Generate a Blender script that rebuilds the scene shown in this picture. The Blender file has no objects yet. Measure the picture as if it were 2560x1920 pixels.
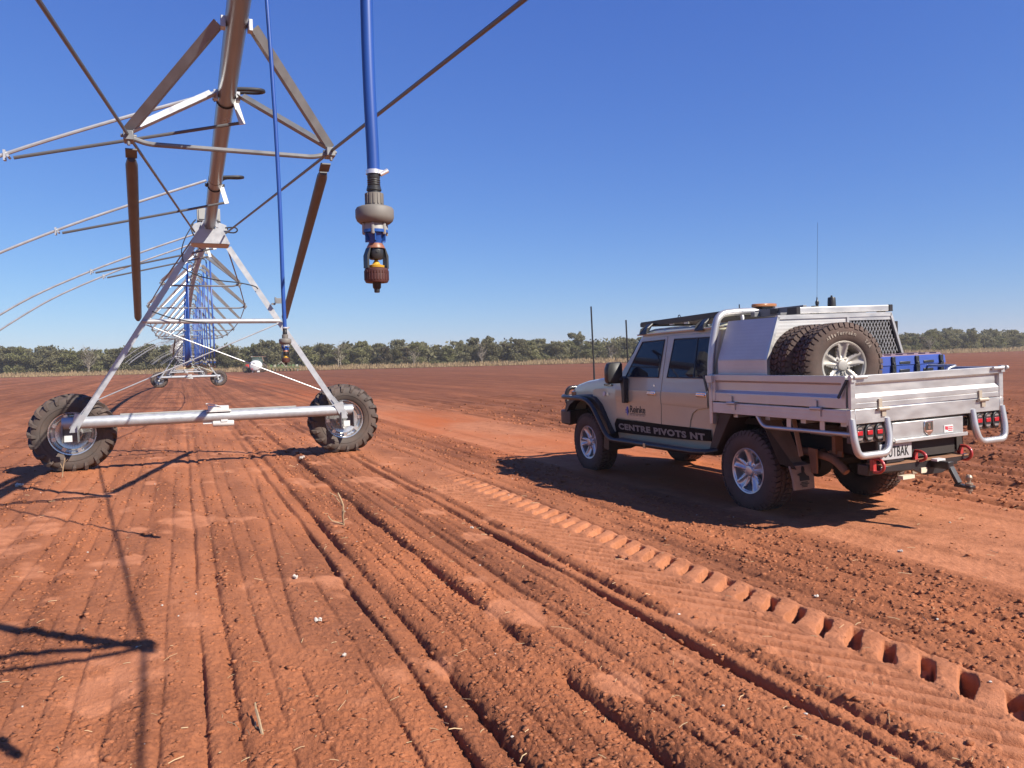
import bpy, bmesh, math, random
import numpy as np
from mathutils import Vector, Matrix

R = math.radians
PI = math.pi
SC = bpy.context.scene
COL = SC.collection

# ------------------------------------------------------------------ camera
CAM_H = 1.547
cam_d = bpy.data.cameras.new('camera')
cam_d.sensor_width = 36.0
cam_d.lens = 1923.0 / 2560.0 * 36.0
cam_d.clip_start = 0.05
cam_d.clip_end = 6000.0
cam = bpy.data.objects.new('camera', cam_d)
COL.objects.link(cam)
_p, _r = -0.03405, -0.02503
_f = Vector((0, math.cos(_p), math.sin(_p)))
_x = Vector((1, 0, 0)); _u = _x.cross(_f)
_x2 = math.cos(_r) * _x + math.sin(_r) * _u
_u2 = -math.sin(_r) * _x + math.cos(_r) * _u
cam.matrix_world = Matrix(((_x2.x, _u2.x, -_f.x, 0), (_x2.y, _u2.y, -_f.y, 0), (_x2.z, _u2.z, -_f.z, CAM_H), (0, 0, 0, 1)))
SC.camera = cam

# ------------------------------------------------------------------ sky, sun, exposure
SUN = Vector((0.98, -0.673, 1.0)).normalized()
SUN_EL = math.asin(SUN.z)
SUN_AZ = math.atan2(SUN.x, SUN.y)
EXPOSURE = 0.85
SKY_GAIN = 2 ** EXPOSURE
world = bpy.data.worlds.new('World')
SC.world = world
world.use_nodes = True
wn = world.node_tree
wn.nodes.clear()
sky = wn.nodes.new('ShaderNodeTexSky')
sky.sky_type = 'NISHITA'
sky.sun_disc = False
sky.sun_elevation = SUN_EL
sky.sun_rotation = SUN_AZ
sky.altitude = 0.0
sky.air_density = 1.0
sky.dust_density = 0.0
sky.ozone_density = 10.0
bg = wn.nodes.new('ShaderNodeBackground')
bg.inputs['Strength'].default_value = 0.10
wo = wn.nodes.new('ShaderNodeOutputWorld')
# the photograph's deep clear blue: one contrast curve per colour channel over the whole sky
_sp = wn.nodes.new('ShaderNodeSeparateColor'); _cb = wn.nodes.new('ShaderNodeCombineColor')
wn.links.new(sky.outputs[0], _sp.inputs[0])
for _i, (_g, _ref, _tgt) in enumerate(((.96, .68, .78), (.90, 1.58, 1.85), (.53, 3.64, 5.95))):
    _pw = wn.nodes.new('ShaderNodeMath'); _pw.operation = 'POWER'; _pw.inputs[1].default_value = _g
    _ml = wn.nodes.new('ShaderNodeMath'); _ml.operation = 'MULTIPLY'; _ml.inputs[1].default_value = _tgt / _ref ** _g / SKY_GAIN
    wn.links.new(_sp.outputs[_i], _pw.inputs[0]); wn.links.new(_pw.outputs[0], _ml.inputs[0]); wn.links.new(_ml.outputs[0], _cb.inputs[_i])
wn.links.new(_cb.outputs[0], bg.inputs[0])
wn.links.new(bg.outputs[0], wo.inputs[0])
sun_d = bpy.data.lights.new('sun', 'SUN')
sun_d.energy = 5.0
sun_d.angle = R(0.5)
sun_d.color = (1.0, 0.93, 0.82)
sun = bpy.data.objects.new('sun', sun_d)
COL.objects.link(sun)
sun.rotation_euler = SUN.to_track_quat('Z', 'Y').to_euler()
sun.location = (30, -20, 40)
SC.view_settings.view_transform = 'Standard'
SC.view_settings.look = 'None'
SC.view_settings.exposure = EXPOSURE
SC.view_settings.gamma = 1.0
SC.view_settings.use_curve_mapping = False
SC.render.engine = 'CYCLES'

# ------------------------------------------------------------------ materials
def new_mat(name):
    m = bpy.data.materials.new(name)
    m.use_nodes = True
    nt = m.node_tree
    b = nt.nodes['Principled BSDF']
    return m, nt, b

def mat(name, col, rough=0.5, metal=0.0, var=0.0, vscale=8.0, bump=0.0, bscale=60.0, coat=0.0, dust=0.0, dustcol=(0.30, 0.125, 0.065), rvar=0.0, stretch=None):
    m, nt, b = new_mat(name)
    b.inputs['Base Color'].default_value = (*col, 1)
    b.inputs['Roughness'].default_value = rough
    b.inputs['Metallic'].default_value = metal
    if coat:
        b.inputs['Coat Weight'].default_value = coat
        b.inputs['Coat Roughness'].default_value = 0.08
    L = nt.links.new
    tc = nt.nodes.new('ShaderNodeTexCoord')
    co = tc.outputs['Object']
    if stretch:
        mp = nt.nodes.new('ShaderNodeMapping'); mp.inputs['Scale'].default_value = stretch
        L(co, mp.inputs['Vector']); co = mp.outputs['Vector']
    out = None
    if var or rvar:
        n = nt.nodes.new('ShaderNodeTexNoise'); n.inputs['Scale'].default_value = vscale; n.inputs['Detail'].default_value = 6
        L(co, n.inputs['Vector'])
        if var:
            r = nt.nodes.new('ShaderNodeValToRGB')
            r.color_ramp.elements[0].position = 0.3; r.color_ramp.elements[1].position = 0.72
            r.color_ramp.elements[0].color = (*[c * (1 - var) for c in col], 1)
            r.color_ramp.elements[1].color = (*[min(1, c * (1 + var)) for c in col], 1)
            L(n.outputs['Fac'], r.inputs['Fac']); out = r.outputs['Color']
        if rvar:
            mr = nt.nodes.new('ShaderNodeMapRange')
            mr.inputs['From Min'].default_value = 0.3; mr.inputs['From Max'].default_value = 0.7
            mr.inputs['To Min'].default_value = max(0.02, rough - rvar); mr.inputs['To Max'].default_value = min(1, rough + rvar)
            L(n.outputs['Fac'], mr.inputs['Value']); L(mr.outputs[0], b.inputs['Roughness'])
    if dust:
        n2 = nt.nodes.new('ShaderNodeTexNoise'); n2.inputs['Scale'].default_value = 3.1; n2.inputs['Detail'].default_value = 8
        n2.inputs['Roughness'].default_value = 0.65
        L(tc.outputs['Object'], n2.inputs['Vector'])
        mr = nt.nodes.new('ShaderNodeMapRange'); mr.inputs['From Min'].default_value = 0.36; mr.inputs['From Max'].default_value = 0.72
        mr.inputs['To Min'].default_value = dust * 0.25; mr.inputs['To Max'].default_value = dust
        L(n2.outputs['Fac'], mr.inputs['Value'])
        mx = nt.nodes.new('ShaderNodeMix'); mx.data_type = 'RGBA'
        L(mr.outputs[0], mx.inputs['Factor'])
        if out: L(out, mx.inputs['A'])
        else: mx.inputs['A'].default_value = (*col, 1)
        mx.inputs['B'].default_value = (*dustcol, 1)
        out = mx.outputs['Result']
        if metal > 0.05:
            ml = nt.nodes.new('ShaderNodeMath'); ml.operation = 'MULTIPLY_ADD'
            ml.inputs[1].default_value = -metal; ml.inputs[2].default_value = metal
            L(mr.outputs[0], ml.inputs[0]); L(ml.outputs[0], b.inputs['Metallic'])
    if out: L(out, b.inputs['Base Color'])
    if bump:
        nb = nt.nodes.new('ShaderNodeTexNoise'); nb.inputs['Scale'].default_value = bscale; nb.inputs['Detail'].default_value = 5
        L(co, nb.inputs['Vector'])
        bp = nt.nodes.new('ShaderNodeBump'); bp.inputs['Strength'].default_value = bump; bp.inputs['Distance'].default_value = 0.01
        L(nb.outputs['Fac'], bp.inputs['Height']); L(bp.outputs[0], b.inputs['Normal'])
    return m

def checker_plate(name, col, rough, metal, scale=130.0, strength=0.5, dust=0.0):
    """Aluminium tread plate: little raised bars, alternating direction, as fine relief."""
    m = mat(name, col, rough, metal, var=0.10, vscale=3.0, dust=dust)
    nt = m.node_tree; L = nt.links.new; b = nt.nodes['Principled BSDF']
    tc = nt.nodes.new('ShaderNodeTexCoord')
    sep = nt.nodes.new('ShaderNodeSeparateXYZ'); L(tc.outputs['Object'], sep.inputs[0])
    def mth(op, a, c=None):
        n = nt.nodes.new('ShaderNodeMath'); n.operation = op
        for i, v in enumerate((a, c)):
            if v is None: continue
            if isinstance(v, (int, float)): n.inputs[i].default_value = v
            else: L(v, n.inputs[i])
        return n.outputs[0]
    h = mth('ADD', sep.outputs['X'], sep.outputs['Y'])
    a1 = mth('SINE', mth('MULTIPLY', mth('ADD', h, sep.outputs['Z']), scale))
    a2 = mth('SINE', mth('MULTIPLY', mth('SUBTRACT', h, sep.outputs['Z']), scale))
    pr = mth('MULTIPLY', a1, a2)
    bp = nt.nodes.new('ShaderNodeBump'); bp.inputs['Strength'].default_value = strength; bp.inputs['Distance'].default_value = 0.004
    L(pr, bp.inputs['Height']); L(bp.outputs[0], b.inputs['Normal'])
    return m

GALV = mat('galvanised_steel', (0.39, 0.40, 0.415), 0.46, 0.45, var=0.10, vscale=11, rvar=0.06, bump=0.02, bscale=40)
GALV_DULL_SHADE = mat('dull_or_shaded_galvanised_steel', (0.185, 0.187, 0.190), 0.46, 0.25, var=0.14, vscale=9, rvar=0.08, bump=0.02, bscale=30)  # dull fittings, and the painted shade of the truss braces
PIPE = mat('zinc_pipe', (0.225, 0.235, 0.250), 0.32, 0.55, var=0.10, vscale=1.5, rvar=0.05)
ROD = mat('steel_rod', (0.115, 0.115, 0.118), 0.42, 0.35, var=0.05, vscale=2)
BLACKR = mat('black_rubber_hose', (0.018, 0.018, 0.020), 0.45)
BLUE = mat('blue_hose', (0.016, 0.062, 0.27), 0.38, var=0.12, vscale=4)
TYREM = mat('tractor_tyre_rubber', (0.048, 0.043, 0.039), 0.78, var=0.20, vscale=5, dust=0.5, dustcol=(0.14, 0.075, 0.05), bump=0.15, bscale=50)
TRIM = mat('bright_rim_steel', (0.60, 0.59, 0.58), 0.26, 0.85, var=0.12, vscale=6, rvar=0.1)
WHITEP = mat('white_paint', (0.55, 0.55, 0.53), 0.45, var=0.06)
GREYBOX = mat('grey_plastic', (0.28, 0.28, 0.265), 0.5, var=0.06)
BLACKP = mat('black_plastic', (0.02, 0.02, 0.021), 0.42, var=0.1)

# ------------------------------------------------------------------ mesh builder
class MB:
    def __init__(self):
        self.v = []; self.f = []
    def add(self, vs, fs, M=None):
        o = len(self.v)
        if M is not None:
            vs = [M @ Vector(p) for p in vs]
        self.v += [tuple(p) for p in vs]
        self.f += [tuple(i + o for i in f) for f in fs]
        return self
    def box(self, c, s, M=None):
        x, y, z = (k / 2 for k in s)
        vs = [(c[0] + a * x, c[1] + b * y, c[2] + d * z) for a in (-1, 1) for b in (-1, 1) for d in (-1, 1)]
        fs = [(0, 1, 3, 2), (4, 6, 7, 5), (0, 4, 5, 1), (2, 3, 7, 6), (0, 2, 6, 4), (1, 5, 7, 3)]
        return self.add(vs, fs, M)
    def beam(self, a, b, w, h, up=(0, 0, 1)):
        """rectangular bar from a to b: w across, h along 'up'"""
        a, b = Vector(a), Vector(b); d = (b - a).normalized(); u = Vector(up)
        s = d.cross(u).normalized(); u = s.cross(d).normalized()
        vs = []
        for p in (a, b):
            for i, j in ((-1, -1), (1, -1), (1, 1), (-1, 1)):
                vs.append(p + s * (i * w / 2) + u * (j * h / 2))
        return self.add(vs, [(3, 2, 1, 0), (4, 5, 6, 7), (0, 1, 5, 4), (1, 2, 6, 5), (2, 3, 7, 6), (3, 0, 4, 7)])
    def angle(self, a, b, w, t, n1, n2):
        """angle-iron from a to b; flanges run from the corner along n1 and n2"""
        a, b = Vector(a), Vector(b); d = (b - a).normalized()
        n1 = Vector(n1); n1 = (n1 - d * n1.dot(d)).normalized()
        n2 = Vector(n2); n2 = (n2 - d * n2.dot(d)); n2 = (n2 - n1 * n2.dot(n1)).normalized()
        pr = [(0, 0), (w, 0), (w, t), (t, t), (t, w), (0, w)]
        vs = [p + n1 * i + n2 * j for p in (a, b) for i, j in pr]
        n = 6
        fs = [tuple(range(n))[::-1], tuple(range(n, 2 * n))] + [(i, (i + 1) % n, n + (i + 1) % n, n + i) for i in range(n)]
        return self.add(vs, fs)
    def tube(self, pts, r, n=10, closed=False, cap=True):
        pts = [Vector(p) for p in pts]; m = len(pts)
        rs = r if isinstance(r, (list, tuple)) else [r] * m
        tg = []
        for i in range(m):
            if closed: d = pts[(i + 1) % m] - pts[i - 1]
            else: d = pts[min(i + 1, m - 1)] - pts[max(i - 1, 0)]
            tg.append(d.normalized())
        ref = Vector((0, 0, 1)) if abs(tg[0].z) < 0.9 else Vector((1, 0, 0))
        nv = (ref - tg[0] * ref.dot(tg[0])).normalized()
        vs = []
        for i in range(m):
            nv = (nv - tg[i] * nv.dot(tg[i])).normalized()
            bn = tg[i].cross(nv)
            for k in range(n):
                a = 2 * PI * k / n
                vs.append(pts[i] + (nv * math.cos(a) + bn * math.sin(a)) * rs[i])
        fs = []
        for i in range(m if closed else m - 1):
            j = (i + 1) % m
            for k in range(n):
                k2 = (k + 1) % n
                fs.append((i * n + k, i * n + k2, j * n + k2, j * n + k))
        if cap and not closed:
            fs.append(tuple(range(n))[::-1]); fs.append(tuple((m - 1) * n + k for k in range(n)))
        return self.add(vs, fs)
    def lathe(self, prof, n=24, M=None, cap=True, closed=False):
        """prof: (radius, height) pairs, turned about local z"""
        vs = []; m = len(prof)
        for r, h in prof:
            for k in range(n):
                a = 2 * PI * k / n
                vs.append((r * math.cos(a), r * math.sin(a), h))
        fs = []
        for i in range(m if closed else m - 1):
            j = (i + 1) % m
            for k in range(n):
                k2 = (k + 1) % n
                fs.append((i * n + k, i * n + k2, j * n + k2, j * n + k))
        if cap and not closed:
            if prof[0][0] > 1e-5: fs.append(tuple(range(n))[::-1])
            if prof[-1][0] > 1e-5: fs.append(tuple((m - 1) * n + k for k in range(n)))
        return self.add(vs, fs, M)
    def prism(self, poly, a, b, M=None):
        """poly in (x, y) swept from z=a to z=b (local), then M"""
        n = len(poly)
        vs = [(x, y, a) for x, y in poly] + [(x, y, b) for x, y in poly]
        fs = [tuple(range(n))[::-1], tuple(range(n, 2 * n))] + [(i, (i + 1) % n, n + (i + 1) % n, n + i) for i in range(n)]
        return self.add(vs, fs, M)
    def loft(self, secs, closed_sec=True, cap=True):
        n = len(secs[0]); vs = [p for s in secs for p in s]; fs = []
        for i in range(len(secs) - 1):
            for k in range(n if closed_sec else n - 1):
                k2 = (k + 1) % n
                fs.append((i * n + k, i * n + k2, (i + 1) * n + k2, (i + 1) * n + k))
        if cap:
            fs.append(tuple(range(n))[::-1]); fs.append(tuple((len(secs) - 1) * n + k for k in range(n)))
        return self.add(vs, fs)
    def mesh(self, name, m, smooth=30, recalc=True):
        me = bpy.data.meshes.new(name)
        me.from_pydata(self.v, [], self.f)
        if recalc:
            bm = bmesh.new(); bm.from_mesh(me)
            bmesh.ops.remove_doubles(bm, verts=bm.verts, dist=1e-5)
            bmesh.ops.recalc_face_normals(bm, faces=bm.faces)
            bm.to_mesh(me); bm.free()
        if m: me.materials.append(m)
        if smooth:
            me.shade_smooth()
            me.set_sharp_from_angle(angle=R(smooth))
        return me
    def build(self, name, m, parent=None, smooth=30, bevel=0.0, recalc=True, loc=None, rot=None):
        return link(name, self.mesh(name, m, smooth, recalc), parent, bevel, loc, rot)

def link(name, me, parent=None, bevel=0.0, loc=None, rot=None):
    o = bpy.data.objects.new(name, me)
    COL.objects.link(o)
    if parent: o.parent = parent
    if loc is not None: o.location = loc
    if rot is not None: o.rotation_euler = rot
    if bevel:
        md = o.modifiers.new('bevel', 'BEVEL'); md.width = bevel; md.segments = 2; md.limit_method = 'ANGLE'; md.angle_limit = R(40)
        md.harden_normals = False
    return o

def thing(name, label, cat, loc=(0, 0, 0), rot=(0, 0, 0), group=None):
    o = bpy.data.objects.new(name, None); COL.objects.link(o)
    o.empty_display_size = 0.2
    o.location = loc; o.rotation_euler = rot
    o['label'] = label; o['category'] = cat
    if group: o['group'] = group
    return o

def tag(o, label, cat, group=None):
    o['label'] = label; o['category'] = cat
    if group: o['group'] = group
    return o

def dup(root, loc=None, rot=None, label=None, group=None):
    r = root.copy(); COL.objects.link(r)
    if loc is not None: r.location = loc
    if rot is not None: r.rotation_euler = rot
    if label: r['label'] = label
    if group: r['group'] = group
    for ch in list(root.children):
        c = ch.copy(); COL.objects.link(c); c.parent = r
        for g in list(ch.children):
            d = g.copy(); COL.objects.link(d); d.parent = c
    return r

def arc(c, r, a0, a1, n, ax='xz'):
    out = []
    for i in range(n + 1):
        a = a0 + (a1 - a0) * i / n
        out.append((c[0] + r * math.cos(a), c[1] + r * math.sin(a)))
    return out

def smooth_path(pts, k=6):
    """Catmull-Rom through the given points"""
    P = [Vector(p) for p in pts]; out = []
    for i in range(len(P) - 1):
        p0 = P[max(i - 1, 0)]; p1 = P[i]; p2 = P[i + 1]; p3 = P[min(i + 2, len(P) - 1)]
        for j in range(k):
            t = j / k
            out.append(0.5 * ((2 * p1) + (p2 - p0) * t + (2 * p0 - 5 * p1 + 4 * p2 - p3) * t * t + (3 * p1 - p0 - 3 * p2 + p3) * t ** 3))
    out.append(P[-1]); return out

def rounded(pts, r, k=5):
    """polyline with its corners rounded by radius r"""
    P = [Vector(p) for p in pts]; out = [P[0]]
    for i in range(1, len(P) - 1):
        a = (P[i - 1] - P[i]); b = (P[i + 1] - P[i])
        d = min(r, a.length * 0.49, b.length * 0.49)
        A = P[i] + a.normalized() * d; B = P[i] + b.normalized() * d
        for j in range(k + 1):
            t = j / k
            out.append(A * (1 - t) ** 2 + P[i] * 2 * t * (1 - t) + B * t * t)
    out.append(P[-1]); return out

def text_mesh(name, body, width, m, M, bold=0.0, height=None, depth=0.0015, spacing=1.0):
    """flat lettering, scaled to the given width (and height), placed by matrix M (x along, y up, z out)"""
    cu = bpy.data.curves.new(name, 'FONT'); cu.body = body; cu.size = 1.0; cu.offset = bold; cu.extrude = 0.01; cu.space_character = spacing
    cu.resolution_u = 3
    ob = bpy.data.objects.new(name, cu); COL.objects.link(ob)
    dg = bpy.context.evaluated_depsgraph_get()
    me = bpy.data.meshes.new_from_object(ob.evaluated_get(dg))
    bpy.data.objects.remove(ob); bpy.data.curves.remove(cu)
    me.name = name
    n = len(me.vertices); co = np.empty(n * 3); me.vertices.foreach_get('co', co); co = co.reshape(-1, 3)
    mn, mx = co.min(0), co.max(0)
    sx = width / (mx[0] - mn[0]); sy = (height / (mx[1] - mn[1])) if height else sx
    co[:, 0] = (co[:, 0] - mn[0]) * sx; co[:, 1] = (co[:, 1] - mn[1]) * sy
    co[:, 2] = (co[:, 2] - mn[2]) / max(1e-6, mx[2] - mn[2]) * depth
    Mx = np.array(M)
    co = co @ Mx[:3, :3].T + Mx[:3, 3]
    me.vertices.foreach_set('co', co.astype(np.float32).ravel()); me.update()
    me.materials.clear(); me.materials.append(m)
    return me
# ------------------------------------------------------------------ frame of the irrigator
QX, QY, PYAW = -4.7287, 12.2611, 0.40465
UX, UY = -math.sin(PYAW), math.cos(PYAW)      # along the pipe, away from the camera
VX, VY = UY, -UX                              # across, to the right
SPAN = 48.0
def sv(s, v, z=0.0):
    return Vector((QX + UX * s + VX * v, QY + UY * s + VY * v, z))

# ------------------------------------------------------------------ soil
def h2(ix, iy, seed):
    ix = ix.astype(np.int64); iy = iy.astype(np.int64)
    n = (ix * 374761393 + iy * 668265263 + seed * 974634777) & 0xFFFFFFFF
    n = ((n ^ (n >> 13)) * 1274126177) & 0xFFFFFFFF
    n = n ^ (n >> 16)
    return (n & 0xFFFFFF) / float(0x1000000)

def vnoise(x, y, seed=0):
    x0 = np.floor(x); y0 = np.floor(y); fx = x - x0; fy = y - y0
    fx = fx * fx * (3 - 2 * fx); fy = fy * fy * (3 - 2 * fy)
    a = h2(x0, y0, seed); b = h2(x0 + 1, y0, seed); c = h2(x0, y0 + 1, seed); d = h2(x0 + 1, y0 + 1, seed)
    return (a * (1 - fx) + b * fx) * (1 - fy) + (c * (1 - fx) + d * fx) * fy

def fbm(x, y, seed, octv=3):
    t = 0; a = 0.5; s = 0
    for i in range(octv):
        t = t + a * vnoise(x * 2 ** i, y * 2 ** i, seed + i * 17); s += a; a *= 0.5
    return t / s

def domes(x, y, cell, seed, dens):
    """lumps: one random dome per cell; dens = share of cells that hold one (array)"""
    X = x / cell; Y = y / cell
    cx = np.floor(X); cy = np.floor(Y)
    out = np.zeros_like(x)
    for dx in (-1, 0, 1):
        for dy in (-1, 0, 1):
            ix = cx + dx; iy = cy + dy
            px = ix + 0.15 + 0.7 * h2(ix, iy, seed); py = iy + 0.15 + 0.7 * h2(ix, iy, seed + 1)
            rr = 0.30 + 0.42 * h2(ix, iy, seed + 2)
            el = 0.65 + 0.8 * h2(ix, iy, seed + 4)
            th = 6.2832 * h2(ix, iy, seed + 5); ct = np.cos(th); st = np.sin(th)
            ex = X - px; ey = Y - py; e1 = ex * ct + ey * st; e2 = ey * ct - ex * st
            d2 = np.sqrt((e1 * el) ** 2 + (e2 / el) ** 2) / rr
            on = h2(ix, iy, seed + 3) < dens
            hgt = np.clip((1 - d2) / .42, 0, 1) * (.78 + .5 * e1 / rr) * rr
            out = np.maximum(out, np.where(on, hgt, 0))
    return out * cell

# furrows: (v, depth, run-in on the left, wall width on the right, roughness of the wall)
FURROWS = [(-0.435, 0.044, .05, .010, .08), (-0.30, 0.036, .07, .016, .5), (0.54, 0.052, .09, .010, .10), (0.70, 0.060, .09, .018, .6),
           (1.21, 0.074, .12, .022, .7), (1.56, 0.030, .06, .015, .2), (1.64, 0.022, .05, .02, .5), (2.02, 0.068, .08, .010, .06), (2.15, 0.044, .07, .016, .5),
           (2.96, 0.030, .07, .014, .2), (3.16, 0.022, .10, .02, .6), (-0.84, 0.018, .07, .02, .5), (-1.12, 0.024, .06, .014, .2), (-1.42, 0.026, .12, .03, .8),
           (-.62, .016, .05, .009, .15), (-.12, .018, .05, .010, .2), (.02, .014, .04, .009, .2), (.34, .018, .05, .010, .2), (.88, .020, .05, .010, .3), (1.02, .016, .05, .010, .3), (1.40, .024, .05, .010, .2), (1.80, .020, .05, .010, .3), (1.92, .014, .04, .009, .2), (3.42, .02, .06, .012, .5), (3.75, .022, .06, .014, .6), (4.1, .016, .05, .012, .4), (-1.00, .014, .05, .009, .2), (-1.26, .016, .05, .009, .2), (-1.62, .020, .06, .010, .3), (-1.80, .014, .05, .009, .2), (-2.15, .016, .05, .010, .2),
           (-1.95, 0.020, .06, .014, .3), (-2.40, 0.026, .10, .03, .8), (-2.75, .018, .06, .015, .2)]
_rg = np.random.RandomState(4)
_v = -3.1
while _v > -95:
    FURROWS.append((_v, 0.014 + 0.022 * _rg.rand(), .05 + .09 * _rg.rand(), .014 + .025 * _rg.rand(), _rg.rand())); _v -= 0.16 + 0.34 * _rg.rand()
_v = 7.0
while _v < 150:
    FURROWS.append((_v, 0.040 + 0.055 * _rg.rand() ** 1.5, .10 + .16 * _rg.rand(), .022 + .04 * _rg.rand(), .5 + .5 * _rg.rand())); _v += 0.24 + 0.46 * _rg.rand()
FV = np.array([f[0] for f in FURROWS]); _o = np.argsort(FV); FUR = np.array(FURROWS)[_o]; FV = FUR[:, 0]
FLAT = []     # places where something stands: (x, y, radius, height)

def soil(x, y, res, want_dens=False):
    """height and the compaction of the soil at world x, y; res = local mesh spacing"""
    s0 = (x - QX) * UX + (y - QY) * UY
    v0 = (x - QX) * VX + (y - QY) * VY
    v = v0 + 0.035 * (vnoise(s0 * 0.35, v0 * 0.2, 5) - .5) + 0.018 * (vnoise(s0 * 1.7, v0 * 0.7, 6) - .5)
    far = np.clip(1.25 - res / 0.16, 0.25, 1)
    h = 0.022 * (fbm(s0 * 0.25, v * 1.1, 11) - .5) + 0.012 * (vnoise(s0 * .8, v * 4.2, 12) - .5)
    rough = 0.42 + 0.34 * (vnoise(s0 * .9, v * 2.3, 13) - .5)
    edge = np.zeros_like(x)
    # the two nearest furrows on either side
    idx = np.searchsorted(FV, v)
    for k in (-2, -1, 0, 1):
        j = np.clip(idx + k, 0, len(FV) - 1)
        f = FUR[j]
        t = v - f[:, 0]
        wl = np.maximum(f[:, 2], res * 0.9); wr = np.maximum(f[:, 3], res * 0.5)
        ragged = f[:, 4] * (0.45 * (vnoise(s0 * 9.0, j * 3.7, 21) - .5) + 0.5 * (vnoise(s0 * 24.0, j * 5.1, 22) - .5)) * np.where(FUR[j][:, 0] > 6.6, .10, .034)
        t = t - ragged * np.clip(1 - res / .05, 0, 1)
        gap = 1 - 0.85 * np.clip((vnoise(s0 * 1.1 + j * 9.1, j * 1.3, 23) - .80) / .08, 0, 1)
        g = np.where(t < 0, np.exp(t / wl), np.exp(-t / wr)) * gap * (.55 + .85 * vnoise(s0 * 1.9 + j * 5.7, j * 2.1, 24))
        h = h - (f[:, 1] + np.where(f[:, 0] > 6.6, .010, .003)) * .84 * g * far
        # a crumbly berm thrown up on the right lip
        b = np.exp(-((t - 0.09) / 0.07) ** 2) * f[:, 4] * gap
        h = h + 0.16 * f[:, 1] * b * far
        edge = np.maximum(edge, np.maximum(b, 0.7 * f[:, 4] * np.exp(-(t / .05) ** 2)))
    # slanting groove
    t = v - (0.13 + 0.05 * (s0 + 7.5)); on = np.clip((s0 + 9) * 2, 0, 1) * np.clip((-1.5 - s0) * 2, 0, 1)
    h = h - 0.026 * on * np.where(t < 0, np.exp(t / .07), np.exp(-t / .016))
    # rough strip between the lug track and the vehicle lane, and beyond the lane
    strip = np.clip((v - 3.2) / .2, 0, 1) * np.clip((4.35 - v) / .2, 0, 1)
    strip2 = np.clip((v - 6.5) / 1.0, 0, 1) * (0.20 + 0.6 * vnoise(s0 * .2, v * 1.7, 31))
    strip3 = np.clip((v - 0.78) / .1, 0, 1) * np.clip((1.42 - v) / .15, 0, 1) * .55
    # wheel lanes of the truck: smooth, shallow, fine tread
    lane = np.zeros_like(x)
    for c in (4.62, 6.02):
        lane = np.maximum(lane, np.clip((0.24 - np.abs(v0 - c)) / .07, 0, 1))
    mid = np.clip((v0 - 4.3) / .15, 0, 1) * np.clip((6.4 - v0) / .15, 0, 1)
    tread = np.sin(s0 * 2 * PI / 0.085 + np.sign(np.sin(v0 * 40)) * 1.3) * np.sin(v0 * 2 * PI / .07)
    h = h * (1 - 0.75 * lane - 0.35 * mid * (1 - lane)) - 0.018 * lane + 0.004 * lane * tread * np.clip(1 - res / .03, 0, 1)
    # tractor lug track
    tr = np.clip((v0 - 2.20) / .05, 0, 1) * np.clip((2.95 - v0) / .04, 0, 1) * np.clip((-3.2 - s0) / 1.2, 0, 1)
    wob = 0.03 * (vnoise(s0 * 2.3, v0 * 0 + 1.0, 41) - .5)
    vr = v0 + wob
    pr = np.mod((s0 - .75 * (vr - 2.62)) / 0.215 + .14 * vnoise(s0 * 5, vr * 5, 42), 1.0)
    ln_ = .06 * vnoise(np.floor(s0 / .215) * 3.3, vr * 0 + 2, 43)
    bar_r = np.clip((0.24 + .30 * vnoise(s0 * 7, vr * 9, 46) - np.abs(pr - 0.5) * 2) / .07, 0, 1) * np.clip((vr - 2.62 - .03 * vnoise(s0 * 20, vr * 20, 47)) / .05, 0, 1) * np.clip((2.86 + ln_ - vr - .03 * vnoise(s0 * 17, vr * 13, 48)) / .03, 0, 1) * (.30 + 1.0 * vnoise(np.floor(s0 / .215) * 1.7, vr * 0 + 3, 44)) * (.6 + .55 * vnoise(s0 * 16, vr * 16, 49))
    pad = np.sin(PI * np.mod(pr + .5, 1)) * np.clip((vr - 2.60) / .05, 0, 1)
    cen = np.clip(1 - np.abs(vr - 2.605) / .035, 0, 1) * (.5 + .5 * np.sin(vr * 2 * PI / .022)) * np.clip(1 - res / .02, 0, 1)
    pl = np.mod(s0 / 0.215 + 7.0 * (vr - 2.42) + .5 + .12 * vnoise(s0 * 4, vr * 5, 45), 1.0)
    bar_l = np.clip((0.52 - np.abs(pl - 0.5) * 2) / .30, 0, 1) * np.clip((vr - 2.21) / .12, 0, 1) * np.clip((2.60 - vr) / .05, 0, 1)
    h = h * (1 - 0.8 * tr) + tr * (0.010 + .012 * pad * (1 - bar_r) - 0.100 * bar_r - 0.036 * bar_l - .012 * cen)
    soft = np.maximum.reduce([0.92 * lane, 0.5 * mid, 0.66 * tr])
    # pressed, dusty patches (boot prints, wheel slip)
    pt = np.clip((fbm(s0 * 1.6, v * 2.2, 51) - 0.66) / .06, 0, 1) * np.clip((3 - v) / .5, 0, 1)
    soft = np.maximum(soft, 0.85 * pt)
    h = h * (1 - 0.45 * pt)
    dens = np.clip(rough + 0.75 * edge + 0.55 * strip + 0.5 * strip2 + strip3, 0, 1) * (1 - soft)
    big = np.clip(0.75 * edge + 0.5 * strip + .4 * strip2 + .5 * strip3 + .06, 0, 1) * (1 - soft)
    def fade(c): return np.clip(1.6 - res * 2.6 / c, 0, 1)
    wx = x + 0.03 * (vnoise(x * 14, y * 14, 61) - .5); wy = y + 0.03 * (vnoise(x * 14, y * 14, 62) - .5)
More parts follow.
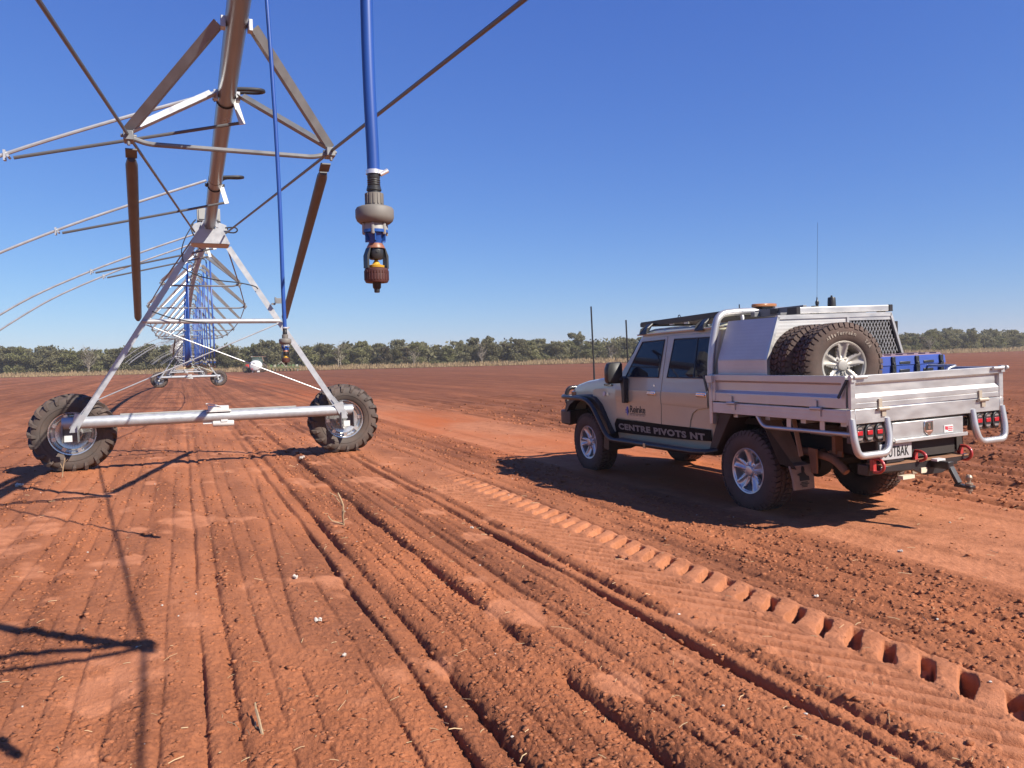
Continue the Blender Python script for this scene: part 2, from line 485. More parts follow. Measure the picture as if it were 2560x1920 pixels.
    for cell, seed, amp, dd in ((0.13, 71, 0.16, np.clip((v - 6.6) / 1.2, 0, 1) * (.04 + .35 * edge) * (1 - soft)), (0.075, 75, 0.16 + .10 * np.clip((v - 6.6) / 1.2, 0, 1), big * .25 + .01 + .08 * np.clip((v - 6.6) / 1.2, 0, 1) * (1 - soft)), (0.040, 79, 0.30, dens * .55), (0.022, 83, 0.50, np.clip(dens * 1.5, 0, .9)), (0.0125, 87, 0.55, np.clip(dens * 1.5 + .08, 0, .9))):
        ok = (res < cell * 0.9)
        if not ok.any(): continue
        out = np.zeros_like(x)
        dd = np.broadcast_to(dd, x.shape); out[ok] = domes(wx[ok], wy[ok], cell, seed, dd[ok])
        h = h + amp * out * fade(cell)
    h = h + 0.004 * (vnoise(x * 70, y * 70, 91) - .5) * (1 - .6 * soft) * np.clip(1 - res / .03, 0, 1)
    for (fx, fy, fr, fh) in FLAT:
        d = np.hypot(x - fx, y - fy); w = np.clip((fr - d) / (fr * .5), 0, 1)
        h = h * (1 - w) + fh * w
    dusty = np.clip(0.35 + 0.9 * soft + 0.6 * (fbm(s0 * .5, v * 1.4, 95) - .5) - .5 * big, 0, 1)
    orange = np.clip(1.2 - np.abs(v0 - 5.3) / 1.5, 0, 1) * np.clip((fbm(s0 * .35, v0 * .5, 97) - .35) * 3, 0, 1)
    if want_dens: return h, dens
    return h, dusty, orange

for a, b in ((0.0, .86), (3.18, .86), (0.0, -.86), (3.18, -.86)):
    tyaw = .41026; fx, fy = -math.sin(tyaw), math.cos(tyaw)
    FLAT.append((3.0658 + fx * a - fy * (b - .12 * (1 if b > 0 else -1)), 7.8265 + fy * a + fx * (b - .12 * (1 if b > 0 else -1)), 0.30, 0.016))
for i in range(4):
    for w in (-2.01, 2.01):
        p = sv(i * SPAN + 0.03, w); FLAT.append((p.x, p.y, 0.42, 0.026))

def build_ground():
    ang = list(np.arange(-41, 41.0001, 0.088)) + list(np.arange(44, 319, 3.5))
    ang = np.radians(np.array(ang))
    rr = [0.15, 0.4, 0.7, 1.0, 1.3, 1.55, 1.8, 2.0, 2.2, 2.35]
    r = 2.45
    while r < 900:
        rr.append(r)
        r *= 1.0 + (0.0029 if r < 9 else 0.0042 if r < 16 else 0.006 if r < 32 else 0.011 if r < 80 else 0.02 if r < 200 else 0.08)
    rr = np.array(rr)
    A, RR = np.meshgrid(ang, rr)
    X = (RR * np.sin(A)).ravel(); Y = (RR * np.cos(A)).ravel()
    dA = np.where(np.abs(((ang + PI) % (2 * PI)) - PI) < R(41.2), R(.088), R(3.5))
    dr = np.gradient(rr)
    res = np.maximum(np.broadcast_to(dA, A.shape) * RR, np.broadcast_to(dr[:, None] * .45, A.shape)).ravel()
    H, D, O = soil(X, Y, res)
    fadeout = np.clip((700 - RR.ravel()) / 400, 0, 1)
    H = H * fadeout
    nr, na = A.shape
    i = np.arange(nr - 1)[:, None] * na; j = np.arange(na)[None, :]; j2 = (j + 1) % na
    q = np.stack([i + j, i + j2, i + na + j2, i + na + j], -1).reshape(-1, 4)[:, ::-1]
    co = np.stack([X, Y, H], 1)
    co = np.vstack([co, [[0, 0, 0.0]]]); c = len(co) - 1
    tri = np.stack([np.full(na, c), np.arange(na), (np.arange(na) + 1) % na], 1)[:, ::-1]
    me = bpy.data.meshes.new('ground')
    nl = q.size + tri.size
    me.vertices.add(len(co)); me.loops.add(nl); me.polygons.add(len(q) + len(tri))
    me.vertices.foreach_set('co', co.astype(np.float32).ravel())
    me.loops.foreach_set('vertex_index', np.concatenate([q.ravel(), tri.ravel()]).astype(np.int32))
    st = np.concatenate([np.arange(len(q)) * 4, q.size + np.arange(len(tri)) * 3]).astype(np.int32)
    me.polygons.foreach_set('loop_start', st)
    me.update(calc_edges=True)
    me.shade_smooth()
    at = me.attributes.new('dusty', 'FLOAT', 'POINT'); at.data.foreach_set('value', np.append(D, 0.3).astype(np.float32))
    at = me.attributes.new('orange', 'FLOAT', 'POINT'); at.data.foreach_set('value', np.append(O, 0).astype(np.float32))
    # soil material
    m, nt, b = new_mat('red_soil'); L = nt.links.new
    b.inputs['Roughness'].default_value = 0.95
    b.inputs['Specular IOR Level'].default_value = 0.15
    def N(t, **k):
        n = nt.nodes.new(t)
        for a, v in k.items(): setattr(n, a, v)
        return n
    geo = N('ShaderNodeNewGeometry')
    rot = N('ShaderNodeMapping'); rot.inputs['Rotation'].default_value = (0, 0, -PYAW)
    L(geo.outputs['Position'], rot.inputs['Vector'])
    def noise(vec, scale, det=5, rough=.6, st=None):
        if st:
            mp = N('ShaderNodeMapping'); mp.inputs['Scale'].default_value = st; L(vec, mp.inputs['Vector']); vec = mp.outputs[0]
        n = N('ShaderNodeTexNoise'); n.inputs['Scale'].default_value = scale; n.inputs['Detail'].default_value = det; n.inputs['Roughness'].default_value = rough
        L(vec, n.inputs['Vector']); return n.outputs['Fac']
    def ramp(fac, p0, p1):
        mr = N('ShaderNodeMapRange'); mr.inputs['From Min'].default_value = p0; mr.inputs['From Max'].default_value = p1
        L(fac, mr.inputs['Value']); return mr.outputs[0]
    def mix(f, a, c):
        x = N('ShaderNodeMix', data_type='RGBA')
        if isinstance(f, float): x.inputs['Factor'].default_value = f
        else: L(f, x.inputs['Factor'])
        for k, v in (('A', a), ('B', c)):
            if isinstance(v, tuple): x.inputs[k].default_value = (*v, 1)
            else: L(v, x.inputs[k])
        return x.outputs['Result']
    pos = rot.outputs[0]
    ln = N('ShaderNodeVectorMath', operation='LENGTH'); L(geo.outputs['Position'], ln.inputs[0]); dist = ln.outputs['Value']      # ground distance; far soil is darkened by it as painted furrow shade
    ad = N('ShaderNodeAttribute', attribute_name='dusty'); ao = N('ShaderNodeAttribute', attribute_name='orange')
    DARK, MIDC, PALE, ORNG = SOIL_COLS
    c = mix(ramp(noise(pos, 1.3, 6, .6, (1.0, .22, 1)), .38, .62), DARK, MIDC)
    c = mix(ramp(noise(pos, 26, 4, .65), .45, .85), c, MIDC)
    dn = N('ShaderNodeMath', operation='MULTIPLY'); L(ad.outputs['Fac'], dn.inputs[0]); L(ramp(noise(pos, 5, 6, .7), .2, .6), dn.inputs[1])
    c = mix(dn.outputs[0], c, PALE)
    sx_ = N('ShaderNodeSeparateXYZ'); L(pos, sx_.inputs[0])
    right_ = N('ShaderNodeMath', operation='MULTIPLY'); L(ramp(sx_.outputs['X'], 6.9, 9.5), right_.inputs[0]); L(ramp(noise(pos, 1.1, 5, .7, (1.0, .12, 1)), .10, .50), right_.inputs[1])   # freshly turned, darker soil beyond the lane
    r2_ = N('ShaderNodeMath', operation='MULTIPLY'); r2_.inputs[1].default_value = .52; L(right_.outputs[0], r2_.inputs[0]); c = mix(r2_.outputs[0], c, DARK)
    far_shade_ = N('ShaderNodeMath', operation='MULTIPLY'); far_shade_.inputs[1].default_value = .26; L(ramp(dist, 14, 60), far_shade_.inputs[0]); c = mix(far_shade_.outputs[0], c, DARK)  # far soil colour darkened, standing in for the shade of distant furrows
    c = mix(ao.outputs['Fac'], c, ORNG)
    # far off: furrow shadows painted into the soil colour as dark bands along the rows
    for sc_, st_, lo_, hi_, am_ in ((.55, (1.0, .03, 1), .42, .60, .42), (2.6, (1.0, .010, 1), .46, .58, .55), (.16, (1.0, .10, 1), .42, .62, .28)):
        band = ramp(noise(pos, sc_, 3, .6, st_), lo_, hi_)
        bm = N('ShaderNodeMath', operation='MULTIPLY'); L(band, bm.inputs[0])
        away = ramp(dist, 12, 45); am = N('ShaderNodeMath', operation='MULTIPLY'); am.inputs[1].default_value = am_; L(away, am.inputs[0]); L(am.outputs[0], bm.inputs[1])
        c = mix(bm.outputs[0], c, (0.095, 0.034, 0.018))  # painted furrow shadow colour
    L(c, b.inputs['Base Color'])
    b1 = N('ShaderNodeBump'); b1.inputs['Strength'].default_value = .7; b1.inputs['Distance'].default_value = .007
    L(noise(pos, 150, 4, .75), b1.inputs['Height'])
    b2 = N('ShaderNodeBump'); b2.inputs['Strength'].default_value = .85; b2.inputs['Distance'].default_value = .013
    L(noise(pos, 34, 5, .75, (1.0, .6, 1)), b2.inputs['Height']); L(b1.outputs[0], b2.inputs['Normal'])
    b3 = N('ShaderNodeBump'); L(ramp(dist, 14, 40), b3.inputs['Strength']); b3.inputs['Distance'].default_value = .10
    L(noise(pos, 2.0, 6, .65, (1.0, .04, 1)), b3.inputs['Height']); L(b2.outputs[0], b3.inputs['Normal'])
    L(b3.outputs[0], b.inputs['Normal'])
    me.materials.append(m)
    o = bpy.data.objects.new('ground', me); COL.objects.link(o); o['kind'] = 'structure'
    return o, m

SOIL_COLS = ((0.150, 0.052, 0.026), (0.345, 0.122, 0.054), (0.455, 0.182, 0.092), (0.375, 0.105, 0.036))
ground, SOILM = build_ground()
# ------------------------------------------------------------------ irrigator
def pipe_z(y): return 3.72 + 0.00165 * y * (SPAN - y)
NODES = [6.0 + 4.5 * i for i in range(9)]
DEPTH = [0.70, 1.13, 1.46, 1.66, 1.74, 1.66, 1.46, 1.13, 0.70]
HALFW = [0.82, 1.27, 1.42, 1.46, 1.46, 1.46, 1.42, 1.27, 0.82]
WR, WB = 0.59, 2.012

BROWNP = mat('weathered_brace_pipe', (0.082, 0.084, 0.088), 0.5, 0.1, var=.12, vscale=6)
def tower_tyre():
    mb = MB()
    R0, W = 0.548, 0.178
    prof = [(0.318, -.115), (0.335, -.150), (0.38, -.176), (0.44, -.186), (0.495, -.178), (0.525, -.160), (0.543, -.12), (R0, 0), (0.543, .12), (0.525, .160), (0.495, .178), (0.44, .186), (0.38, .176), (0.335, .150), (0.318, .115)]
    prof = [(0.300, -.10)] + prof + [(0.300, .10)]
    M = Matrix.Rotation(R(90), 4, 'X')
    mb.lathe(prof, 72, M, closed=True)
    # chevron lugs that wrap from the crown down over the shoulder
    path = [(0.00, R0, 0.0), (0.05, .547, .06), (0.10, .545, .12), (0.145, .535, .175), (0.172, .508, .205), (0.186, .462, .225)]
    hgt = [.040, .042, .042, .040, .024, .004]; wid = [.030, .026, .024, .024, .022, .016]
    n = 20
    for side in (1, -1):
        for k in range(n):
            a0 = 2 * PI * (k + (0.5 if side < 0 else 0)) / n
            secs = []
            for (ax, rd, da), h, w in zip(path, hgt, wid):
                a = a0 + da
                er = Vector((math.cos(a), 0, math.sin(a))); et = Vector((-math.sin(a), 0, math.cos(a)))
                base = er * (rd - .008) + Vector((0, side * ax, 0))
                # outward direction turns from radial to axial over the shoulder
                k2 = min(1, max(0, (ax - .12) / .06)); od = (er * (1 - k2 * .75) + Vector((0, side, 0)) * k2).normalized()
                secs.append([base - et * w * 1.3, base - et * w + od * (h + .008), base + et * w + od * (h + .008), base + et * w * 1.3])
            mb.loft([[tuple(p) for p in s] for s in secs])
    # ring of moulded ribs on the side wall
    for y in (-.187, .187):
        mb.tube([(0.405 * math.cos(2 * PI * i / 48), y * .985, 0.405 * math.sin(2 * PI * i / 48)) for i in range(48)], .004, 4, closed=True)
    return mb.mesh('tyre', TYREM, 28)

def tower_rim():
    mb = MB(); M = Matrix.Rotation(R(90), 4, 'X')
    mb.lathe([(0.330, .145), (0.335, .135), (0.328, .122), (0.306, .118), (0.296, .09), (0.290, .03), (0.262, .022), (0.255, .045), (0.235, .060), (0.17, .052), (0.13, .040), (0.12, .060), (0.0, .062)], 40, M, cap=False)
    mb.lathe([(0.335, -.135), (0.328, -.122), (0.306, -.118), (0.296, -.09), (0.290, .03)], 40, M, cap=False)
    # scalloped lugs that hold the disc to the rim
    for k in range(8):
        a = 2 * PI * k / 8 + .2
        c = Vector((.268 * math.cos(a), -.052, .268 * math.sin(a)))
        mb.box((0, 0, 0), (.062, .035, .055), Matrix.Translation(c) @ Matrix.Rotation(-a, 4, 'Y'))
    for k in range(8):
        a = 2 * PI * k / 8
        mb.lathe([(.012, 0), (.012, .02), (0, .02)], 6, Matrix.Translation((.10 * math.cos(a), -.06, .10 * math.sin(a))) @ M)
    return mb.mesh('rim', TRIM, 30)

def drive_tower(label, group):
    t = thing('drive_tower', label, 'irrigation tower', group=group)
    by, bz = -.29, .753
    # parts of the frame
    MB().tube([(-2.11, by, bz), (2.11, by, bz)], .088, 20).build('base_beam', GALV, t)
    for s in (-1, 1):
        g = MB()
        g.box((s * 2.0, by + .02, .60), (.20, .012, .24)).box((s * 2.0 - .10, by - .07, .60), (.012, .17, .25)).box((s * 2.0 + .10, by - .07, .60), (.012, .17, .25))
        g.box((s * 2.0, by + .10, .58), (.16, .16, .18)).lathe([(.06, 0), (.06, .12), (0, .12)], 14, Matrix.Translation((s * 2.0, by + .15, .59)) @ Matrix.Rotation(R(-90), 4, 'X'))
        g.build('gearbox', GALV_DULL_SHADE, t, bevel=.004)
        MB().box((s * 2.0 - .02, by - .163, .54), (.10, .004, .09)).build('gearbox_plate', WHITEP, t)
    d = MB()
    d.box((.02, by, .875), (.30, .20, .075)).box((.02, by + .01, .835), (.36, .22, .02)).lathe([(.055, -.17), (.06, -.16), (.06, .12), (.05, .14), (0, .14)], 16, Matrix.Translation((.10, by, .645)) @ Matrix.Rotation(R(90), 4, 'Y'))
    d.box((.0, by, .655), (.42, .05, .03)).box((.10, by, .69), (.10, .14, .05)).tube(smooth_path([(-.1, by - .1, .90), (-.16, by - .14, .96), (-.02, by - .12, .93), (.06, by - .1, .9)]), .007, 6)
    d.build('drive_motor', WHITEP, t, bevel=.004)
    MB().tube([(-1.35, by, bz + .095), (1.2, by, bz + .095)], .012, 6).build('conduit', GREYBOX, t)
    lb, lt = WB - .20, .215
    for s in (-1, 1):
        g = MB()
        g.angle((s * (lb + .10), by - .02, .80), (s * (lt + .06 + .023), by + .063, 3.41), .085, .008, (-s, 0, -.4), (0, 1, 0))
        g.build('leg', GALV, t)
        f = MB()
        f.prism([(s * (lb + .12), .90), (s * (lb - .03), .86), (s * (lb + .10), .62), (s * (lb + .20), .62)], -by + .085, -by + .095, Matrix.Rotation(R(90), 4, 'X'))
        f.tube([(s * (lb + .20), by - .09, .68), (s * (lb - .02), by - .07, .98)], .008, 6)
        f.build('leg_bracket', GALV, t)
    # trapezoid saddle plate
    g = MB()
    Mx = Matrix.Rotation(R(90), 4, 'X')
    g.prism([(-.285, 3.44), (.285, 3.44), (.185, 3.66), (-.185, 3.66)], .262, .274, Mx)
    g.prism([(-.285, 3.44), (.285, 3.44), (.19, 3.66), (-.19, 3.66)], -.237, -.225, Mx)
    g.box((0, 0, 3.445), (.56, .46, .012))
    g.box((.09, -.25, 3.55), (.01, .04, .2)).box((-.09, -.25, 3.55), (.01, .04, .2))
    g.build('saddle_plate', GALV, t)
    k = (2.235 - .80) / (3.455 - .80); hb = lb + .10 + (lt + .06 - lb - .10) * k
    MB().tube([(-hb + .03, by + .05, 2.235), (hb - .03, by + .05, 2.235)], .038, 14).build('cross_brace', GALV, t)
    for s in (-1, 1):
        MB().tube([(s * (hb - .06), by + .03, 2.19), (-s * (lb - .06), by + .02, 1.03)], .0095, 8).build('stay_rod', GALV, t)
        # brown pipe brace from the leg up to the first truss joint on the near side
        c = MB()
        A = Vector((s * (hb + .03), by, 2.25)); B = Vector((s * .80, -6.02, 3.40)); d = (B - A).normalized()
        c.tube([A + d * .05, A + d * .20, B - d * .42, B - d * .30], [.030, .050, .050, .034], 12)
        c.box((0, 0, 0), (.09, .012, .16), Matrix.Translation(B - d * .2) @ d.to_track_quat('Z', 'Y').to_matrix().to_4x4())
        c.build('span_brace', BROWNP, t)
    # control boxes and pipe joint on top
    c = MB(); c.box((.0, .16, 3.945), (.345, .16, .20)).box((.0, .072, 3.945), (.30, .012, .16))
    c.build('control_box', GREYBOX, t, bevel=.008)
    for s in (-1, 1): MB().box((s * .145, .16, 3.805), (.06, .10, .07)).build('cable_gland', BLACKP, t)
    j = MB()
    Mf = Matrix.Translation((0, -.20, 3.70)) @ Matrix.Rotation(R(90), 4, 'X')
    j.lathe([(.083, -.02), (.135, -.02), (.135, 0), (.083, 0)], 24, Mf, closed=True)
    j.lathe([(.083, .04), (.130, .04), (.130, .055), (.083, .055)], 24, Mf, closed=True)
    for i in range(8):
        a = 2 * PI * i / 8
        j.lathe([(.011, -.03), (.011, .065), (0, .065)], 6, Matrix.Translation((.11 * math.cos(a), -.20, 3.70 + .11 * math.sin(a))) @ Matrix.Rotation(R(90), 4, 'X'))
    for s in (-1, 1):
        j.prism([(s * .10, 3.60), (s * .26, 3.62), (s * .24, 3.74), (s * .13, 3.78)], .19, .20, Mx)
    j.build('pipe_flange', GALV, t)
    MB().tube(smooth_path([(-.24, by - .03, 3.72), (-.36, by - .06, 3.50), (-.42, by - .05, 3.30), (-.40, by, 3.14)]), .008, 6).build('cable', BLACKR, t)
    MB().tube(smooth_path([(-.42, by - .03, 3.05), (-.2, by - .04, 2.93), (.1, by - .05, 2.86), (.38, by - .05, 2.83), (.62, by - .03, 2.78), (.67, by, 2.74)]), .009, 6).build('cable', BLACKR, t)
    MB().tube(smooth_path([(-.86, by - .03, 2.38), (-.6, by - .05, 2.28), (-.3, by - .05, 2.22), (-.08, by - .03, 2.2)]), .009, 6).build('cable', BLACKR, t)
    MB().tube(smooth_path([(.22, -.25, 3.69), (.36, -.26, 3.70), (.40, -.26, 3.66), (.35, -.25, 3.62), (.22, -.24, 3.63)]), .011, 6).build('cable', BLACKR, t)
    MB().tube(smooth_path([(-.20, -.25, 3.80), (-.27, -.26, 3.70), (-.25, -.26, 3.58), (-.2, -.2, 3.52)]), .010, 6).build('cable', BLACKR, t)
    # bracket high on the right leg, with a wire clip lower down
    c = MB(); xx = hb - .16 + .0
    c.box((.985, by - .05, 2.55), (.10, .012, .085)).box((.93, by - .05, 2.56), (.02, .08, .09)).box((.90, by - .03, 2.50), (.06, .05, .03))
    c.build('bracket', GALV_DULL_SHADE, t)
    for s in (-1, 1):
        w = thing('wheel', '', 'x'); del w['label']; del w['category']
        w.parent = t; w.location = (s * WB, .05, WR - .005)
        link('tyre', TT, w, rot=(0, .3 * s, 0)); link('rim', TR_, w, rot=(0, .9 * s, 0))
    return t

TT = tower_tyre(); TR_ = tower_rim()
TOWER_LABELS = ['nearest irrigation drive tower, silver A frame on two big tractor tyres', 'second drive tower along the irrigator, its whole base seen under the nearest tower',
                'third drive tower along the irrigator, small behind the second', 'farthest drive tower, tiny by the field edge in front of a tan machine']
tower0 = drive_tower(TOWER_LABELS[0], 'drive towers of the irrigator')
def copy_deep(root, loc, rot, label=None):
    return dup(root, loc, rot, label)
for i in range(4):
    t = tower0 if i == 0 else dup(tower0, label=TOWER_LABELS[i])
    t.location = sv(i * SPAN, 0); t.rotation_euler = (0, 0, PYAW)

# one span: pipe, truss, outriggers
BOOM_Y = [1.6, 3.9, SPAN - 5.2, SPAN - 2.3]
def pipe_span(label, group, NODES=NODES, DEPTH=DEPTH, HALFW=HALFW):
    t = thing('pipe_span', label, 'irrigation span', group=group)
    ys = np.linspace(0.0, SPAN, 65)
    MB().tube([(0, y, pipe_z(y)) for y in ys], .084, 20).build('main_pipe', PIPE, t, smooth=40)
    # joint bands along the pipe
    def node(i, s): return Vector((s * HALFW[i], NODES[i], pipe_z(NODES[i]) - DEPTH[i]))
    for s in (-1, 1):
        pts = [Vector((s * .22, .15, 3.60))] + [node(i, s) for i in range(len(NODES))] + [Vector((s * .22, SPAN - .25, 3.60))]
        for a, b in zip(pts[:-1], pts[1:]):
            d = (b - a).normalized()
            MB().tube([a + d * .06, b - d * .06], .0135, 8).build('truss_rod', ROD, t)
    for i in range(len(NODES)):
        y = NODES[i]
        for s in (-1, 1):
            N_ = node(i, s)
            for dy in (-.72, .72):
                P = Vector((s * .095, y + dy, pipe_z(y + dy) - .035))
                d = (N_ - P).normalized()
                n1 = Vector((0, 1, 0)) * (1 if dy < 0 else -1)
                n2 = d.cross(n1).normalized()
                if n2.z < 0: n2 = -n2
                MB().angle(P + d * .03, N_ - d * .02, .070, .007, n1, n2).build('truss_brace', GALV if s < 0 and (len(NODES) > 7 or dy > 0) else GALV_DULL_SHADE, t, smooth=0)  # same steel throughout: shaded braces get the darker copy, shade put into the colour
                e = MB(); e.box((s * .098, y + dy, pipe_z(y + dy) - .03), (.035, .075, .085))
                e.build('truss_lug', GALV, t, smooth=0)
            c = MB()
            c.box((0, 0, 0), (.075, .15, .075), Matrix.Translation(N_ + Vector((0, 0, -.01))))
            c.lathe([(.016, -.06), (.016, .06)], 6, Matrix.Translation(N_) @ Matrix.Rotation(R(90), 4, 'Y'))
            c.lathe([(.014, -.07), (.014, .05)], 6, Matrix.Translation(N_ + Vector((0, -.05, -.02))))
            c.build('truss_joint', GALV_DULL_SHADE, t, bevel=.004)
        A, B = node(i, -1), node(i, 1)
        MB().tube(rounded([A + Vector((.03, 0, -.02)), A + Vector((.14, 0, -.055)), B + Vector((-.14, 0, -.055)), B + Vector((-.03, 0, -.02))], .08), .021, 10).build('cross_strut', GALV_DULL_SHADE, t)
    # bands round the pipe
    for y in list(np.arange(1.2, SPAN, 2.6)):
        MB().lathe([(.084, -.006), (.0875, -.004), (.0875, .004), (.084, .006)], 20, Matrix.Translation((0, y, pipe_z(y))) @ Matrix.Rotation(R(90), 4, 'X'), closed=True).build('pipe_band', ROD, t)
    # outriggers that swing the water clear of the wheel tracks
    for y in BOOM_Y:
        zz = pipe_z(y)
        up = smooth_path([(-.10, y, zz + .06), (-1.0, y, zz - .30), (-1.83, y, zz - .66), (-2.7, y, zz - 1.10), (-3.45, y, zz - 1.60), (-4.05, y, zz - 2.06)], 5)
        o = MB().tube(up, .0165, 8).build('outrigger', GALV, t)
        c = MB(); lo0 = Vector((.13, y - .10, zz - .23)); lo1 = Vector((-1.76, y - .02, zz - .69))
        c.tube([lo0, lo0 + (lo1 - lo0) * .04, lo1], .0155, 8)
        c.build('strut', ROD, o)
        c = MB()
        c.beam((.075, y - .05, zz + .0), (.135, y - .12, zz - .25), .055, .012, (0, 1, 0))
        c.build('strut_hanger', WHITEP, o, smooth=0)
        c = MB()
        c.tube([(.088 * math.cos(a), y - .03, zz + .088 * math.sin(a)) for a in np.linspace(0, 2 * PI, 24, endpoint=False)], .008, 6, closed=True)
        for s in (-1, 1):
            c.tube([(s * .10, y - .07, zz - .01), (s * .10, y + .02, zz - .01)], .011, 6)
            c.box((s * .105, y - .03, zz), (.03, .05, .03))
        c.build('clamp', BLACKP, o, smooth=0)
        c = MB(); c.box((-1.83, y, zz - .67), (.02, .05, .09)).lathe([(.012, -.05), (.012, .05)], 6, Matrix.Translation((-1.80, y, zz - .68)) @ Matrix.Rotation(R(90), 4, 'X'))
        c.build('boom_clip', GALV, o)
        c = MB()
        c.tube(smooth_path([(.06, y + .18, zz + .08), (.14, y + .16, zz + .14), (.30, y + .14, zz + .15), (.36, y + .08, zz + .15), (.30, y + .02, zz + .14), (.12, y, zz + .12), (-.06, y, zz + .09)], 5), .020, 10)
        c.build('gooseneck', BLACKR, o)
    return t

SPAN_LABELS = ['overhead pipe span nearest the camera, running out over the top edge of the photo',
               'pipe span between the nearest and the second drive tower', 'pipe span between the second and third drive towers',
               'pipe span between the third and the farthest drive tower', 'last pipe span beyond the farthest drive tower by the trees']
span_near = pipe_span(SPAN_LABELS[0], 'pipe spans of the irrigator', [SPAN - d for d in (42.0, 37.0, 31.0, 24.7, 18.4, 11.7, 6.1)], [.75, 1.18, 1.50, 1.62, 1.50, 1.18, .71], [.85, 1.33, 1.45, 1.46, 1.45, 1.33, .81])
span0 = pipe_span(SPAN_LABELS[1], 'pipe spans of the irrigator')
for i in range(5):
    t = span_near if i == 0 else span0 if i == 1 else dup(span0, label=SPAN_LABELS[i])
    t.location = sv((i - 1) * SPAN, 0); t.rotation_euler = (0, 0, PYAW)

# ---------------------------------------------------------------- drop hoses
HB = {}
M_WEIGHT = mat('grey_weight', (0.14, 0.135, 0.122), 0.62, var=0.10, vscale=20, dust=.12)
M_REG = mat('blue_regulator', (0.014, 0.07, 0.28), 0.35, var=0.1)
M_NOZ = mat('brown_nozzle', (0.22, 0.085, 0.045), 0.45)
M_CAP = mat('maroon_cap', (0.075, 0.025, 0.021), 0.55, var=.15)
M_YEL = mat('yellow_plate', (0.50, 0.28, 0.03), 0.4)
M_CLAMP = mat('hose_clamp_steel', (0.78, 0.74, 0.70), 0.3, .7)

def sprinkler_parts():
    """(name, mesh builder, material) with the tip at z=0; about 0.30 m tall"""
    P = []
    a = MB(); a.lathe([(.006, 0), (.007, .003), (.007, .008), (.010, .012), (.011, .026), (.0, .026)], 12); P.append(('sprinkler_tip', a, BLACKP))
    a = MB(); a.lathe([(.0, .024), (.026, .024), (.0285, .028), (.0285, .044), (.0275, .045), (.0285, .047), (.0285, .056), (.026, .058), (0, .058)], 30)
    for k in range(26):
        an = 2 * PI * k / 26; a.box((0, 0, 0), (.002, .0028, .022), Matrix.Translation((.0287 * math.cos(an), .0287 * math.sin(an), .041)) @ Matrix.Rotation(an, 4, 'Z'))
    P.append(('sprinkler_cap', a, M_CAP))
    a = MB(); a.lathe([(0, .060), (.019, .060), (.020, .065), (.010, .068), (.004, .078), (0, .078)], 20); P.append(('deflector_plate', a, M_YEL))
    a = MB(); a.lathe([(0, .078), (.015, .080), (.018, .086), (.0185, .104), (.017, .107), (0, .107)], 20)
    for an in (0.25, 0.25 + PI):
        c, s = math.cos(an), math.sin(an)
        Mx = Matrix.Rotation(an, 4, 'Z')
        a.prism([(.0185, .107), (.021, .107), (.0285, .088), (.0285, .058), (.0235, .058), (.0235, .082)], -.0105, .0105, Mx @ Matrix.Rotation(R(90), 4, 'X'))
    a.lathe([(.004, -.0005), (.004, .001)], 10, Matrix.Translation((0, -.0186, .098)) @ Matrix.Rotation(R(90), 4, 'X'))
    P.append(('sprinkler_body', a, BLACKP))
    a = MB(); a.lathe([(0, .106), (.022, .106), (.0215, .110), (.018, .116), (.017, .118), (0, .118)], 24); P.append(('nozzle', a, M_NOZ))
    a = MB(); a.lathe([(0, .118), (.016, .118), (.017, .122), (.024, .141), (.0305, .143), (.0305, .150), (0, .150)], 24)
    for k in range(6):
        an = 2 * PI * k / 6 + .3; a.box((0, 0, 0), (.012, .003, .020), Matrix.Translation((.0215 * math.cos(an), .0215 * math.sin(an), .133)) @ Matrix.Rotation(an, 4, 'Z'))
    P.append(('pressure_regulator', a, M_REG))
    a = MB(); a.lathe([(0, .150), (.029, .150), (.028, .160), (.026, .168), (0, .168)], 24)
    for k in range(6):
        an = 2 * PI * k / 6 + .1; a.lathe([(.003, .138), (.0045, .140), (.0045, .165), (0, .166)], 8, Matrix.Translation((.028 * math.cos(an), .028 * math.sin(an), 0)))
    P.append(('regulator_collar', a, GREYBOX))
    a = MB(); a.lathe([(0, .166), (.036, .166), (.043, .172), (.046, .180), (.046, .198), (.043, .203), (.036, .206), (.021, .209), (.0205, .211), (.0215, .238), (0, .238)], 36)
    for k in range(14):
        an = 2 * PI * k / 14; a.box((0, 0, 0), (.003, .0045, .025), Matrix.Translation((.0210 * math.cos(an), .0210 * math.sin(an), .2245)) @ Matrix.Rotation(an, 4, 'Z'))
    P.append(('weight', a, M_WEIGHT))
    a = MB(); a.lathe([(0, .238), (.0155, .238), (.0155, .243), (.018, .245), (.018, .249), (.0165, .251), (.0165, .255), (.0145, .257), (.016, .259), (.0145, .262), (.016, .264), (.0145, .267), (.016, .269), (.0145, .272), (.0155, .275), (.0155, .285), (0, .285)], 20)
    P.append(('barb_fitting', a, BLACKP))
    a = MB(); a.lathe([(.0172, .284), (.0182, .284), (.0182, .294), (.0172, .294)], 24, closed=True)
    a.lathe([(.0042, -.011), (.0055, -.010), (.0055, .012), (0, .012)], 10, Matrix.Translation((.0225, -.010, .2875)) @ Matrix.Rotation(R(60), 4, 'Y')).box((.0185, -.007, .289), (.010, .008, .009))
    P.append(('hose_clamp', a, M_CLAMP))
    return P

def hose_curve(top, tip, bow=.02):
    """hose in local coordinates above the sprinkler (tip at origin); top = (dx, dy, z of gooseneck end)"""
    zt = top[2]
    pts = [(0, 0, .276), (0.0, 0, .33), (top[0] * .06, top[1] * .06, .6)]
    for k in (.35, .6, .85): pts.append((top[0] * k + bow * math.sin(k * PI), top[1] * k, .3 + (zt - .3) * k))
    pts.append((top[0], top[1], zt)); return pts

